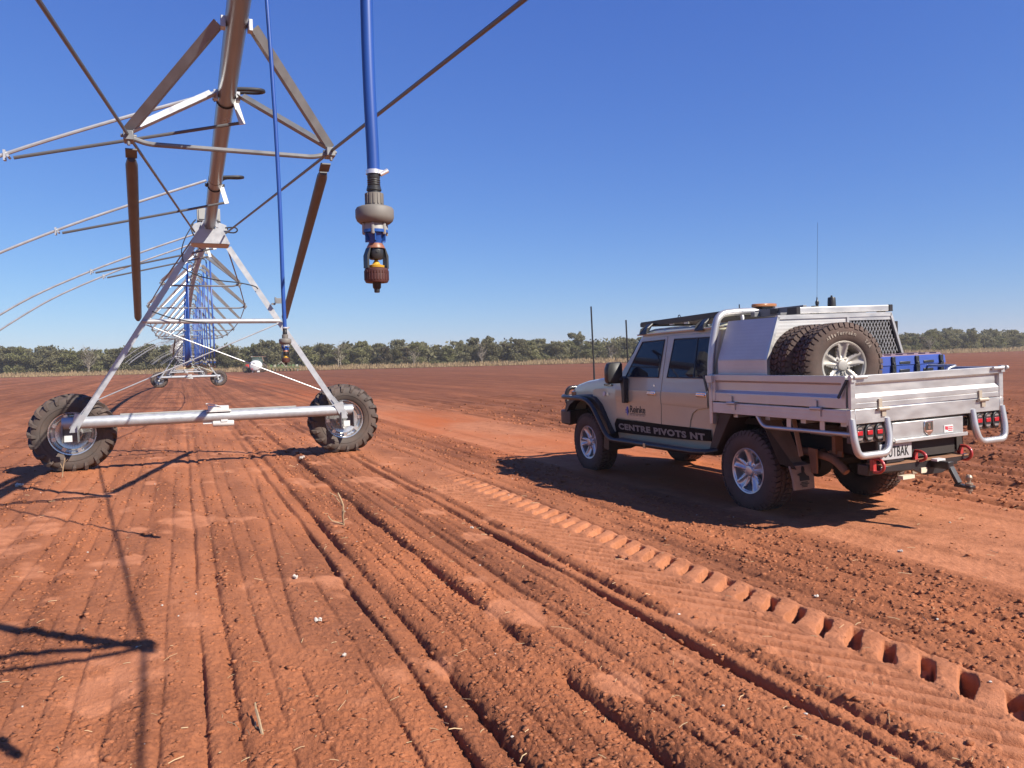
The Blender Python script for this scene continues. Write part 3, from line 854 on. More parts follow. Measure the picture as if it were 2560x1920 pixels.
SPR = sprinkler_parts()
SPR_MESH = [(n, mb.mesh(n, m, 35), m) for n, mb, m in SPR]
def detailed_hose(label, s, v, z_tip, v_top, bow=.02, lift=.05):
    t = thing('drop_hose', label, 'sprinkler hose', sv(s, v, z_tip), (0, 0, PYAW), 'blue drop hoses of the irrigator')
    for n, me, m in SPR_MESH: link(n, me, t)
    zt = pipe_z(s % SPAN) + lift - z_tip
    MB().tube(smooth_path(hose_curve((v_top - v, 0, zt), None, bow), 6), .0152, 16).build('hose', BLUE, t, smooth=50)
    g = MB(); dx = v_top - v
    g.tube(smooth_path([(dx, 0, zt - .04), (dx, 0, zt + .05), (dx - .05, 0, zt + .13), (dx - .13, 0, zt + .14), (dx - .19, 0, zt + .10), (-v, 0, zt + .0)], 5), .014, 10)
    g.build('gooseneck', BLACKR, t)
    return t
detailed_hose('thickest blue drop hose hanging in front of open sky, brown capped sprinkler at its end', -11.286, -.039, 1.713, -.114, .028)
detailed_hose('long blue drop hose hanging in front of the right leg of the nearest tower', -7.06, .25, 1.530, .20, .015, .16)

def simple_hose_mesh(y, side):
    """far hose with its sprinkler joined into one mesh, several materials"""
    v = .27 * side; z_tip = 1.50
    zt = pipe_z(y) + .05 - z_tip
    mats = [BLUE, BLACKR, M_WEIGHT, M_REG, M_CAP, BLACKP]
    groups = []
    a = MB().tube([(0, 0, .27), (.01 * side, 0, .7), (0.0, 0, 1.2), (-.02 * side, 0, zt)], .019, 8); groups.append((a, 0))
    a = MB().tube([(-.02 * side, 0, zt), (-.03 * side, 0, zt + .10), (-.12 * side, 0, zt + .14), (-.2 * side, 0, zt + .08), (-v, 0, zt)], .016, 6); groups.append((a, 1))
    a = MB().lathe([(0, .166), (.046, .175), (.046, .20), (.021, .21), (.021, .24), (0, .24)], 12); groups.append((a, 2))
    a = MB().lathe([(0, .118), (.017, .12), (.03, .145), (.03, .165), (0, .165)], 10); groups.append((a, 3))
    a = MB().lathe([(0, .022), (.028, .024), (.028, .058), (0, .058)], 12).lathe([(0, .0), (.01, .0), (.01, .02), (0, .022)], 6); groups.append((a, 4))
    a = MB().lathe([(0, .06), (.02, .08), (.02, .117), (0, .117)], 10).lathe([(.015, .238), (.0155, .285), (0, .285)], 8); groups.append((a, 5))
    mb = MB(); idx = []
    for g, mi in groups:
        mb.add(g.v, g.f); idx += [mi] * len(g.f)
    me = bpy.data.meshes.new('drop_hose'); me.from_pydata(mb.v, [], mb.f)
    for m in mats: me.materials.append(m)
    me.polygons.foreach_set('material_index', idx); me.shade_smooth()
    return me
HOSE_POS = [(y, 1) for y in np.arange(7.45, 41, 2.6)] + [(y, -1) for y in np.arange(8.75, 41, 2.6)]
HOSE_ME = [simple_hose_mesh(y, sd) for y, sd in HOSE_POS]
HL = ['nearest and second towers', 'second and third towers', 'third and farthest towers']
ORD = ['first', 'second', 'third', 'fourth', 'fifth', 'sixth', 'seventh', 'eighth', 'ninth', 'tenth', 'eleventh', 'twelfth', 'thirteenth', 'fourteenth', 'fifteenth', 'sixteenth']
_hr = random.Random(3)
for i in range(3):
    cnt = {1: 0, -1: 0}
    for (y, sd), me in zip(HOSE_POS, HOSE_ME):
        o = bpy.data.objects.new('drop_hose', me); COL.objects.link(o)
        o.location = sv(i * SPAN + y, .27 * sd, 1.5 + (_hr.random() - .5) * .10 - (.0 if sd > 0 else .03)); o.rotation_euler = (0, _hr.uniform(-.006, .006), PYAW)
        tag(o, '%s nearest %s blue hose in the %s row between %s' % (ORD[cnt[sd]], ('thin', 'fine', 'tiny')[i], 'right' if sd > 0 else 'left', HL[i]), 'sprinkler hose', 'blue drop hoses of the irrigator')
        cnt[sd] += 1
# ------------------------------------------------------------------ truck
PAINT = mat('sandy_paint', (0.46, 0.455, 0.325), 0.30, 0.0, var=0.03, vscale=2, coat=0.8, dust=0.22, dustcol=(0.33, 0.22, 0.14))
GLASS = mat('tinted_glass', (0.010, 0.014, 0.022), 0.03, 0.0)
GLASS.node_tree.nodes['Principled BSDF'].inputs['Specular IOR Level'].default_value = 0.4
SATIN = mat('satin_black_steel', (0.014, 0.014, 0.016), 0.42, 0.0, var=.1, coat=.1, dust=.05)
CHASS = mat('dusty_underbody', (0.014, 0.012, 0.011), 0.8, 0.0, var=.3, vscale=9, dust=.15, dustcol=(0.10, 0.05, 0.03))
ALU = mat('tray_aluminium', (0.55, 0.55, 0.54), 0.44, 0.86, var=0.05, vscale=5, rvar=.08, dust=.17, dustcol=(.36, .24, .16), stretch=(1, 1, 3))
ALUP = mat('polished_tube', (0.50, 0.495, 0.49), 0.38, 0.7, var=.08, vscale=7, dust=.08)
CHECK = checker_plate('checker_plate', (0.55, 0.54, 0.52), 0.46, 0.55, 96.0, 0.12, dust=.08)
ALLOY = mat('alloy_wheel', (0.58, 0.58, 0.59), 0.32, 0.75, var=.08, vscale=9, dust=.12)
MUD = mat('muddy_rubber', (0.055, 0.042, 0.036), 0.85, 0.0, var=.2, vscale=12, dust=.5, dustcol=(0.15, 0.075, 0.050), bump=.15)
CHROME = mat('chrome', (0.8, 0.8, 0.8), 0.12, 1.0)
DUSTY = mat('dusty_flap', (0.24, 0.17, 0.12), 0.8, 0.0, var=.15, vscale=10)
REDP = mat('red_recovery_point', (0.36, 0.020, 0.024), 0.4, coat=.3, dust=.15)
LENS = mat('red_lamp_lens', (0.36, 0.010, 0.016), 0.3, coat=.4)
AMBER = mat('amber_beacon_lens', (0.30, 0.115, 0.035), 0.25, coat=.5)
ESKY = mat('blue_cooler_plastic', (0.024, 0.068, 0.30), 0.45, var=.08, dust=.08)
PINKLID = mat('faded_cooler_lid', (0.24, 0.16, 0.19), 0.6, var=.1)
LETTER = mat('grey_lettering', (0.42, 0.40, 0.36), 0.5)
BANDM = mat('black_vinyl_band', (0.006, 0.006, 0.007), 0.6)
BANDM.node_tree.nodes['Principled BSDF'].inputs['Specular IOR Level'].default_value = .12
BLACKINK = mat('black_ink', (0.012, 0.012, 0.012), 0.5)
BLUEINK = mat('logo_blue', (0.02, 0.06, 0.40), 0.4)
PLATEW = mat('number_plate_white', (0.36, 0.35, 0.35), 0.4)
STICKW = mat('sticker_white', (0.58, 0.56, 0.54), 0.5)
STICKR = mat('sticker_red', (0.42, 0.03, 0.05), 0.5)
TAN = mat('rust_brown_dust', (0.22, 0.11, 0.06), 0.9, var=.2)

def ys(z):
    return float(np.interp(z, [0.50, 0.60, 0.76, .985, 1.02, 1.14, 1.155, 1.29, 1.80, 1.90], [0.84, 0.868, 0.884, .888, .900, 0.899, 0.891, 0.872, 0.730, 0.70]))

def sheet(name, outline, off, thick, m, parent, sg=1, zs=(0.6, .76, .985, 1.02, 1.14, 1.155, 1.29, 1.5, 1.7), yf=None, bevel=0.0, plane=None):
    """panel that follows the side of the cab: outline in (x, z)"""
    bm = bmesh.new()
    vs = [bm.verts.new((x, 0, z)) for x, z in outline]
    bm.faces.new(vs)
    for zc in zs:
        g = bm.verts[:] + bm.edges[:] + bm.faces[:]
        bmesh.ops.bisect_plane(bm, geom=g, plane_co=(0, 0, zc), plane_no=(0, 0, 1), dist=1e-5)
    f_ = yf or ys
    r = bmesh.ops.extrude_face_region(bm, geom=bm.faces[:])
    ext = {v for v in r['geom'] if isinstance(v, bmesh.types.BMVert)}
    for v in bm.verts:
        v.co.y = sg * (f_(v.co.z) + off + (0 if v in ext else -thick))
    bmesh.ops.recalc_face_normals(bm, faces=bm.faces)
    me = bpy.data.meshes.new(name); bm.to_mesh(me); bm.free()
    me.materials.append(m); me.shade_smooth(); me.set_sharp_from_angle(angle=R(25))
    return link(name, me, parent, bevel)

truck = thing('utility_truck', 'sandy beige dual cab tray back four wheel drive parked on the red field', 'truck', (3.0658, 7.8265, 0.0), (-0.0163, 0.0024, 0.41026 + PI / 2))
T = truck

def rrect(x0, x1, hw, z, r=.07, n=4):
    out = []
    for cx, cy, a0 in ((x1 - r, hw - r, 0), (x0 + r, hw - r, 90), (x0 + r, -hw + r, 180), (x1 - r, -hw + r, 270)):
        for k in range(n + 1):
            a = R(a0 + 90 * k / n); out.append((cx + r * math.cos(a), cy + r * math.sin(a), z))
    return out
cab = MB()
cab.loft([rrect(.47, 2.46, .84 - .012, .52), rrect(.46, 2.46, ys(.76) - .014, .76), rrect(.455, 2.455, ys(.985) - .014, .985), rrect(.45, 2.45, ys(1.14) - .014, 1.14), rrect(.45, 2.42, ys(1.155) - .014, 1.155),
          rrect(.45, 2.34, ys(1.29) - .014, 1.29), rrect(.445, 2.18, ys(1.52) - .014, 1.52, .08), rrect(.44, 2.045, ys(1.77) - .014, 1.77, .10), rrect(.44, 2.01, .725, 1.80, .10), rrect(.455, 1.97, .700, 1.838, .12), rrect(.50, 1.90, .63, 1.866, .12), rrect(.60, 1.75, .48, 1.880, .12)])
cab.build('body', PAINT, T, smooth=35)
# drip rail round the roof
MB().tube([(2.03, .742, 1.800), (.42, .742, 1.826)], .011, 8).tube([(2.03, -.742, 1.800), (.42, -.742, 1.826)], .011, 8).tube([(.425, .742, 1.826), (.415, .60, 1.835), (.415, -.60, 1.835), (.425, -.742, 1.826)], .011, 8).build('gutter', PAINT, T)
# windscreen
ws = MB(); k0, k1 = (2.352, 1.315), (2.075, 1.745)
ws.add([(k0[0], -.80, k0[1]), (k0[0], .80, k0[1]), (k1[0], .69, k1[1]), (k1[0], -.69, k1[1]), (k0[0] - .03, -.80, k0[1]), (k0[0] - .03, .80, k0[1]), (k1[0] - .03, .69, k1[1]), (k1[0] - .03, -.69, k1[1])],
       [(0, 1, 2, 3), (7, 6, 5, 4), (0, 4, 5, 1), (1, 5, 6, 2), (2, 6, 7, 3), (3, 7, 4, 0)])
ws.build('windscreen', GLASS, T)
MB().box((.438, 0, 1.55), (.012, 1.15, .36)).build('rear_window', GLASS, T, bevel=.004)

ARCH = [(0.855, .766), (.845, .84), (.80, .92), (.72, .965), (.60, .985)]
for sg in (1, -1):
    d = sheet('front_door', [(2.345, .785), (1.395, .765), (1.372, 1.00), (1.36, 1.287), (1.415, 1.765), (1.945, 1.742), (2.02, 1.64), (2.30, 1.287), (2.345, 1.19), (2.352, 1.0)], 0.0, .012, PAINT, T, sg, bevel=.003)
    sheet('window', [(2.125, 1.300), (1.43, 1.300), (1.452, 1.725), (1.905, 1.712)], .003, .010, GLASS, d, sg)
    wf = MB()
    def wp(x, z, o=.004): return (x, sg * (ys(z) + o), z)
    wf.tube([wp(2.125, 1.300), wp(1.43, 1.300), wp(1.452, 1.725), wp(1.905, 1.712)], .008, 6, closed=True)
    wf.build('window_seal', BLACKP, d)
    h = MB(); h.box((1.54, sg * (ys(1.12) + .006), 1.117), (.165, .016, .050)).box((1.54, sg * (ys(1.12) + .022), 1.112), (.14, .016, .022))
    h.build('handle', CHROME, d, bevel=.006)
    MB().lathe([(.013, 0), (.013, .006), (0, .006)], 12, Matrix.Translation((1.50, sg * ys(1.20), 1.205)) @ Matrix.Rotation(R(-90 * sg), 4, 'X')).build('lock', CHROME, d)
    d = sheet('rear_door', [(1.383, .765), (.862, .766)] + ARCH[1:-1] + [(.535, .99), (.515, 1.287), (.585, 1.768), (1.300, 1.768), (1.403, 1.765), (1.348, 1.287), (1.360, 1.00)], 0.0, .012, PAINT, T, sg, bevel=.003)
    sheet('window', [(1.262, 1.300), (.56, 1.300), (.635, 1.725), (1.262, 1.725)], .003, .010, GLASS, d, sg)
    wf = MB()
    wf.tube([wp(1.262, 1.300), wp(.56, 1.300), wp(.635, 1.725), wp(1.262, 1.725)], .008, 6, closed=True)
    wf.tube([wp(.775, 1.300), wp(.835, 1.725)], .008, 6)
    wf.build('window_seal', BLACKP, d)
    h = MB(); h.box((.615, sg * (ys(1.12) + .006), 1.127), (.165, .016, .050)).box((.615, sg * (ys(1.12) + .022), 1.122), (.14, .016, .022))
    h.build('handle', CHROME, d, bevel=.006)
    # black band with the lettering along the sill
    sheet('sill_band', [(2.40, .60), (2.42, .70), (2.36, .772), (2.20, .768), (.60, .764), (.50, .764), (.51, .645), (1.0, .625), (2.0, .603)], .003, .006, BANDM, T, sg)
    # fender behind the front wheel, under the bonnet line
    sheet('fender', [(2.352, .60), (2.352, 1.20), (2.40, 1.20), (2.44, 1.165), (2.9, 1.13), (2.95, 1.0), (2.78, .99), (2.62, .84), (2.50, .66), (2.46, .60)], -.006, .02, PAINT, T, sg, zs=(.76, .9, 1.0, 1.14), bevel=.002)

# bonnet and front clip
def front_sec(x, hw, zt, zb):
    return [(x, hw, zb), (x, hw, zt - .055), (x, hw - .012, zt - .022), (x, hw - .045, zt - .004), (x, hw - .25, zt + .008), (x, .22, zt + .016), (x, .18, zt + .036), (x, 0, zt + .040),
            (x, -.18, zt + .036), (x, -.22, zt + .016), (x, -hw + .25, zt + .008), (x, -hw + .045, zt - .004), (x, -hw + .012, zt - .022), (x, -hw, zt - .055), (x, -hw, zb)]
MB().loft([front_sec(2.36, .868, 1.305, .96), front_sec(2.8, .850, 1.275, .99), front_sec(3.2, .825, 1.235, 1.0), front_sec(3.55, .795, 1.175, .98), front_sec(3.69, .775, 1.12, .80), front_sec(3.72, .76, 1.07, .75)]).build('bonnet', PAINT, T, smooth=35)
MB().box((3.0, 0, .82), (1.3, 1.2, .34)).box((2.35, 0, .62), (.3, 1.5, .3)).build('engine_bay', CHASS, T)
g = MB(); g.box((3.735, 0, .95), (.03, .9, .22))
for i in range(4): g.box((3.755, 0, .87 + .055 * i), (.02, .9, .016))
g.build('grille', BLACKP, T)
for sg in (1, -1):
    MB().box((3.70, sg * .655, .98), (.09, .22, .20)).build('headlight', mat('lamp_glass_%d' % (sg + 1), (.7, .7, .72), .08), T, bevel=.01)
    MB().box((3.64, sg * .785, 1.02), (.13, .03, .10)).build('indicator', AMBER, T, bevel=.006)
    b = MB()
    b.lathe([(.030, 0), (.028, .012), (0, .014)], 14, Matrix.Translation((2.62, sg * (ys(1.07) - .006), 1.075)) @ Matrix.Rotation(R(-90 * sg), 4, 'X'))
    b.build('side_repeater', STICKW, T)
    # flares: flat black arch, with a flange
    out = [(2.44, .585), (2.56, .76), (2.70, .945), (2.84, 1.035), (3.05, 1.055), (3.40, 1.040), (3.58, .955), (3.68, .82)]
    inn = [(3.60, .80), (3.50, .905), (3.36, .965), (3.05, .98), (2.88, .955), (2.75, .865), (2.62, .69), (2.53, .585)]
    f = MB()
    nn = len(out); outer = [(x, sg * .845, z) for x, z in out]; o2 = [(x, sg * .935, z - .012) for x, z in out]; i2 = [(x, sg * .94, z) for x, z in inn[::-1]]; i3 = [(x, sg * .82, z) for x, z in inn[::-1]]
    f.loft([outer, o2, i2, i3], closed_sec=False, cap=False)
    f.build('wheel_flare', SATIN, T, smooth=50)
    MB().prism([(2.48, .60), (2.60, .60), (2.62, .38), (2.50, .36)], -.93 if sg > 0 else .60, -.60 if sg > 0 else .93, Matrix.Rotation(R(90), 4, 'X')).build('front_mudflap', BLACKP, T)
    # side rail: from the bull bar over the arch, down to the step
    MB().tube(rounded([(3.93, sg * .80, 1.00), (3.72, sg * .93, 1.00), (3.30, sg * .975, 1.005), (2.98, sg * .985, 1.00), (2.80, sg * .985, .93), (2.44, sg * 1.0, .575), (2.30, sg * 1.01, .52), (.62, sg * 1.01, .535), (.47, sg * .95, .545), (.44, sg * .86, .56)], .10, 4), .030, 12).build('side_rail', SATIN, T, smooth=60)
    s = MB(); s.box((1.38, sg * .925, .535), (1.80, .13, .012))
    s.build('side_step', checker_plate('step_plate_%d' % (sg + 1), (.16, .14, .13), .5, .3, 120, .6, dust=.4), T, bevel=.003)
    MB().box((1.52, sg * 1.035, .520), (.045, .012, .055)).build('rail_badge', mat('brass_badge_%d' % (sg + 1), (.55, .45, .25), .4, .4), T)
    MB().box((3.50, sg * .955, .995), (.045, .02, .05)).build('rail_badge', mat('brass_badge_%d' % (sg + 3), (.55, .45, .25), .4, .4), T)
    # mirror and its bracket
    m_ = MB()
    sec = lambda x, e: [(x, sg * (1.045 + a * (.108 - e)), 1.355 + b * (.130 - e)) for a, b in ((-1, -.85), (-.85, -1), (.8, -1), (1, -.8), (1, .45), (.75, .92), (.45, 1), (-.8, 1), (-1, .8))]
    m_.loft([sec(2.085, .012), sec(2.10, 0), sec(2.16, .004), sec(2.215, .03), sec(2.235, .065)])
    m_.build('mirror', BLACKP, T, smooth=45)
    MB().prism([(2.03, 1.285), (2.08, 1.31), (2.13, 1.285), (2.10, 1.15), (2.095, .985), (2.035, .985), (2.03, 1.15)], -.965 if sg > 0 else .905, -.905 if sg > 0 else .965, Matrix.Rotation(R(90), 4, 'X')).tube([(2.08, sg * .88, 1.26), (2.10, sg * .99, 1.27)], .03, 8).build('mirror_bracket', BLACKP, T, bevel=.004)

# lettering and decals on the left flank
def side_M(x, z, off=.006, tilt=0.0):
    y = ys(z) + off
    return Matrix(((-1, 0, 0, x), (0, 0, 1, y), (0, 1, 0, z), (0, 0, 0, 1)))
def hug(me, off):
    for v in me.vertices: v.co.y = ys(v.co.z) + off
    me.update(); return me
link('lettering', hug(text_mesh('lettering', 'CENTRE PIVOTS NT', 1.72, LETTER, side_M(2.325, .642, 0), .05, .077, .001, 1.10), .0045), T)
logo = link('logo_lettering', text_mesh('logo_lettering', 'Reinke', .335, BLACKINK, side_M(2.035, .868, .002), .022, .085, .001, .96), T)
MB().box((1.865, ys(.856) + .002, .856), (.34, .002, .006)).build('logo_rule', BLACKINK, logo)
g = MB()
for x, w in ((2.02, .05), (1.955, .055), (1.885, .06), (1.81, .05), (1.745, .05)): g.box((x - .0, ys(.84) + .002, .840), (w * .9, .002, .014))
g.build('logo_small_print', mat('faint_print', (.27, .23, .17), .5), logo)
def drop(cx, cz, s, off, m, nm, par, half=0):
    pts = []
    for k in range(28):
        a = 2 * PI * k / 28
        x = math.sin(a) * (.5 - .5 * math.cos(a)) ** .55; z = -math.cos(a)
        pts.append((cx + x * s * .52, cz - z * s * -1.0))
    y = ys(cz) + off
    MB().add([(x, y, z) for x, z in pts], [tuple(range(len(pts)))]).build(nm, m, par, recalc=False)
drop(2.090, .880, .066, .0020, STICKW, 'logo_drop_edge', logo)
drop(2.090, .880, .060, .0028, BLUEINK, 'logo_drop', logo)
g = MB(); yy = ys(.88) + .0036
g.add([(2.078, yy, .925), (2.062, yy, .90), (2.056, yy, .875), (2.062, yy, .85), (2.075, yy, .872)], [(0, 1, 2, 3, 4)]).build('logo_drop_shade', BLACKINK, logo, recalc=False)
for i in range(3): MB().box((2.126 + .004 * (1 - abs(i - 1)), yy - .001, .862 + .018 * i), (.018, .002, .010)).build('logo_bar', BLUEINK, logo)
MB().box((2.545, ys(1.185) - .006, 1.190), (.20, .004, .026)).build('badge_strip', BANDM, T)
link('badge_lettering', text_mesh('badge_lettering', 'LANDCRUISER', .19, CHROME, side_M(2.64, 1.181, -.003), .02, .018, .002), T)
link('badge_lettering', text_mesh('badge_lettering', 'V8', .05, CHROME, side_M(2.56, 1.055, -.002), .03, .035, .003), T)

# ---- wheels
def at_tyre():
    mb = MB(); M = Matrix.Rotation(R(-90), 4, 'X'); Ro, Wd = .392, .132
    mb.lathe([(.205, -.095), (.222, -.112), (.26, -.132), (.31, -.137), (.345, -.130), (.372, -.118), (Ro - .010, -.09), (Ro - .010, .09), (.372, .118), (.345, .130), (.31, .137), (.26, .132), (.222, .112), (.205, .095)], 64, M, closed=True)
    n = 44
    def blk(a, y, w, l, h, skew):
        er = Vector((math.cos(a), 0, math.sin(a))); et = Vector((-math.sin(a), 0, math.cos(a)))
        vs = []
        for rr_, g in ((Ro - .016, 1.0), (Ro + h, .88)):
            for i, j in ((-1, -1), (1, -1), (1, 1), (-1, 1)):
                vs.append(er * rr_ + et * (i * l * g + j * skew) + Vector((0, y + j * w * g, 0)))
        mb.add(vs, [(4, 5, 6, 7), (0, 1, 5, 4), (1, 2, 6, 5), (2, 3, 7, 6), (3, 0, 4, 7)])
    for k in range(n):
        a = 2 * PI * k / n
        blk(a, -.028, .020, .021, .006, .010); blk(a + PI / n, .028, .020, .021, .006, -.010)
        for s in (-1, 1): blk(a + (.0 if s < 0 else PI / n), s * .085, .030, .0185 + (.004 if k % 2 else 0), .005, .008 * s)
        for s in (-1, 1):   # shoulder lugs
            aa = a + (.0 if s < 0 else PI / n)
            if k % 2 == 0 or True:
                er = Vector((math.cos(aa), 0, math.sin(aa))); et = Vector((-math.sin(aa), 0, math.cos(aa)))
                dn = .345 if k % 2 else .356
                vs = []
                for rr_, yy_ in ((.384, .110), (.390, .118), (.372, .128), (dn, .136), (dn, .128)):
                    for i in (-1, 1): vs.append(er * rr_ + et * (i * .019) + Vector((0, s * yy_, 0)))
                mb.add(vs, [(0, 1, 3, 2), (2, 3, 5, 4), (4, 5, 7, 6), (6, 7, 9, 8), (0, 2, 4, 6, 8), (1, 9, 7, 5, 3)])
    return mb.mesh('tyre', MUD, 30)

def alloy_rim(m):
    """outer face towards +y"""
    mb = MB(); M = Matrix.Rotation(R(-90), 4, 'X')
    mb.lathe([(.212, -.09), (.214, .100), (.222, .108), (.226, .113), (.222, .116), (.210, .112), (.200, .095), (.192, .05), (.188, -.08)], 48, M, cap=False)
    # pressed face: five broad spokes, windows between them
    rings = [.045, .062, .090, .112, .140, .170, .196, .210]; ny = 90
    def fy(r, k):
        ph = (k % 18) / 18.0; d = abs(ph - .5) * 2          # 1 on the spoke axis, 0 in the window
        base = float(np.interp(r, [.045, .062, .09, .14, .196, .21], [.088, .078, .072, .082, .098, .106]))
        crown = .012 * math.exp(-((d - .62) / .16) ** 2) - .008 * math.exp(-((d - 1) / .22) ** 2)
        return base + crown * (1 if .08 < r < .2 else .2)
    grid = {}
    vs = []; fs = []
    for i, r in enumerate(rings):
        for k in range(ny):
            a = 2 * PI * k / ny + .3
            vs.append((r * math.sin(a), fy(r, k), r * math.cos(a)))
    nv = len(vs)
    vs += [(x, y - .030, z) for x, y, z in vs]
    solid = set()
    for i in range(len(rings) - 1):
        for k in range(ny):
            q = k % 18; hw = {2: 2.2, 3: 3.2, 4: 4.2, 5: 4.6}.get(i, -1)
            if abs(q + .5 - 9) < hw: continue
            solid.add((i, k))
    for i, k in solid:
        k2 = (k + 1) % ny; A, B, C_, D = i * ny + k, i * ny + k2, (i + 1) * ny + k2, (i + 1) * ny + k
        fs.append((A, B, C_, D)); fs.append((A + nv, D + nv, C_ + nv, B + nv))
        for (ii, kk), (p, q_) in (((i - 1, k), (A, B)), ((i + 1, k), (C_, D)), ((i, (k - 1) % ny), (D, A)), ((i, k2), (B, C_))):
            if (ii, kk) not in solid: fs.append((p, p + nv, q_ + nv, q_))
    mb.add(vs, fs)
    for k in range(5):
        Mk = Matrix.Rotation(2 * PI * (k + .5) / 5 + .3, 4, 'Y')
        mb.lathe([(.011, .06), (.011, .088), (0, .090)], 6, Mk @ Matrix.Translation((0, 0, .066)) @ M)
    mb.lathe([(.062, .02), (.060, .072), (.050, .092), (.046, .100), (.030, .104), (0, .104)], 28, M)
    mb.lathe([(.185, -.02), (.10, .0), (.05, .02), (0, .02)], 28, M, cap=False)
    return mb.mesh('rim', m, 30)
def brake():
    mb = MB(); M = Matrix.Rotation(R(-90), 4, 'X')
    mb.lathe([(.19, -.085), (.188, -.03), (.0, -.025)], 30, M)
    return mb.mesh('brake_disc', CHASS, 30)
ATT, ALR, BRK = at_tyre(), alloy_rim(ALLOY), brake()
for i, (x, sg) in enumerate(((0, 1), (3.18, 1), (0, -1), (3.18, -1))):
    w = link('wheel', None, T); w.location = (x, sg * .735, .398); w.rotation_euler = (0, .0, 0 if sg > 0 else PI)
    link('tyre', ATT, w, rot=(0, .37 * i, 0)); link('rim', ALR, w, rot=(0, .9 + .41 * i, 0)); link('brake_disc', BRK, w)

# ---- underbody
c = MB()
for sg in (1, -1):
    c.beam((-1.30, sg * .42, .70), (2.6, sg * .42, .66), .08, .15)
    c.beam((-.62, sg * .50, .62), (.60, sg * .50, .60), .07, .05)
    c.tube([(0.02, sg * .50, .62), (.1, sg * .46, .86)], .035, 8)
c.tube([(0, -.62, .398), (0, .62, .398)], .055, 10).lathe([(.0, -.14), (.13, -.08), (.15, 0), (.13, .08), (0, .14)], 16, Matrix.Translation((0, -.05, .398)) @ Matrix.Rotation(R(90), 4, 'X'))
c.tube([(3.18, -.62, .398), (3.18, .62, .398)], .05, 10).lathe([(.0, -.14), (.12, -.08), (.14, 0), (.12, .08), (0, .14)], 16, Matrix.Translation((3.18, .2, .398)) @ Matrix.Rotation(R(90), 4, 'X'))
c.tube([(0, -.05, .42), (1.7, 0, .50)], .045, 8).box((1.7, 0, .52), (1.1, .5, .2)).box((.95, -.55, .60), (.9, .35, .3)).box((1.6, .62, .58), (1.7, .30, .12))
c.box((-.9, 0, .72), (.8, .7, .22)).box((-.45, 0, .86), (1.7, 1.3, .06)).box((2.9, .45, .66), (.5, .1, .14)).box((2.35, .5, .50), (.16, .3, .18))
c.box((0.36, 0, .72), (.05, 1.2, .3))
c.build('chassis', CHASS, T)
MB().tube(smooth_path([(.4, .56, .60), (-.35, .56, .615), (-.62, .56, .60), (-.82, .58, .575), (-.98, .60, .485)], 6), .036, 12, cap=False).tube([(-.96, .60, .50), (-.985, .60, .480)], .030, 12).build('exhaust_pipe', TAN, T, smooth=50)
MB().prism([(-.70, .66), (-.60, .67), (-.64, .44), (-.70, .44)], -.66, -.64, Matrix.Rotation(R(90), 4, 'X')).box((-.80, .50, .70), (.04, .10, .16)).box((-.80, .52, .62), (.14, .02, .05)).build('exhaust_hanger', TAN, T)

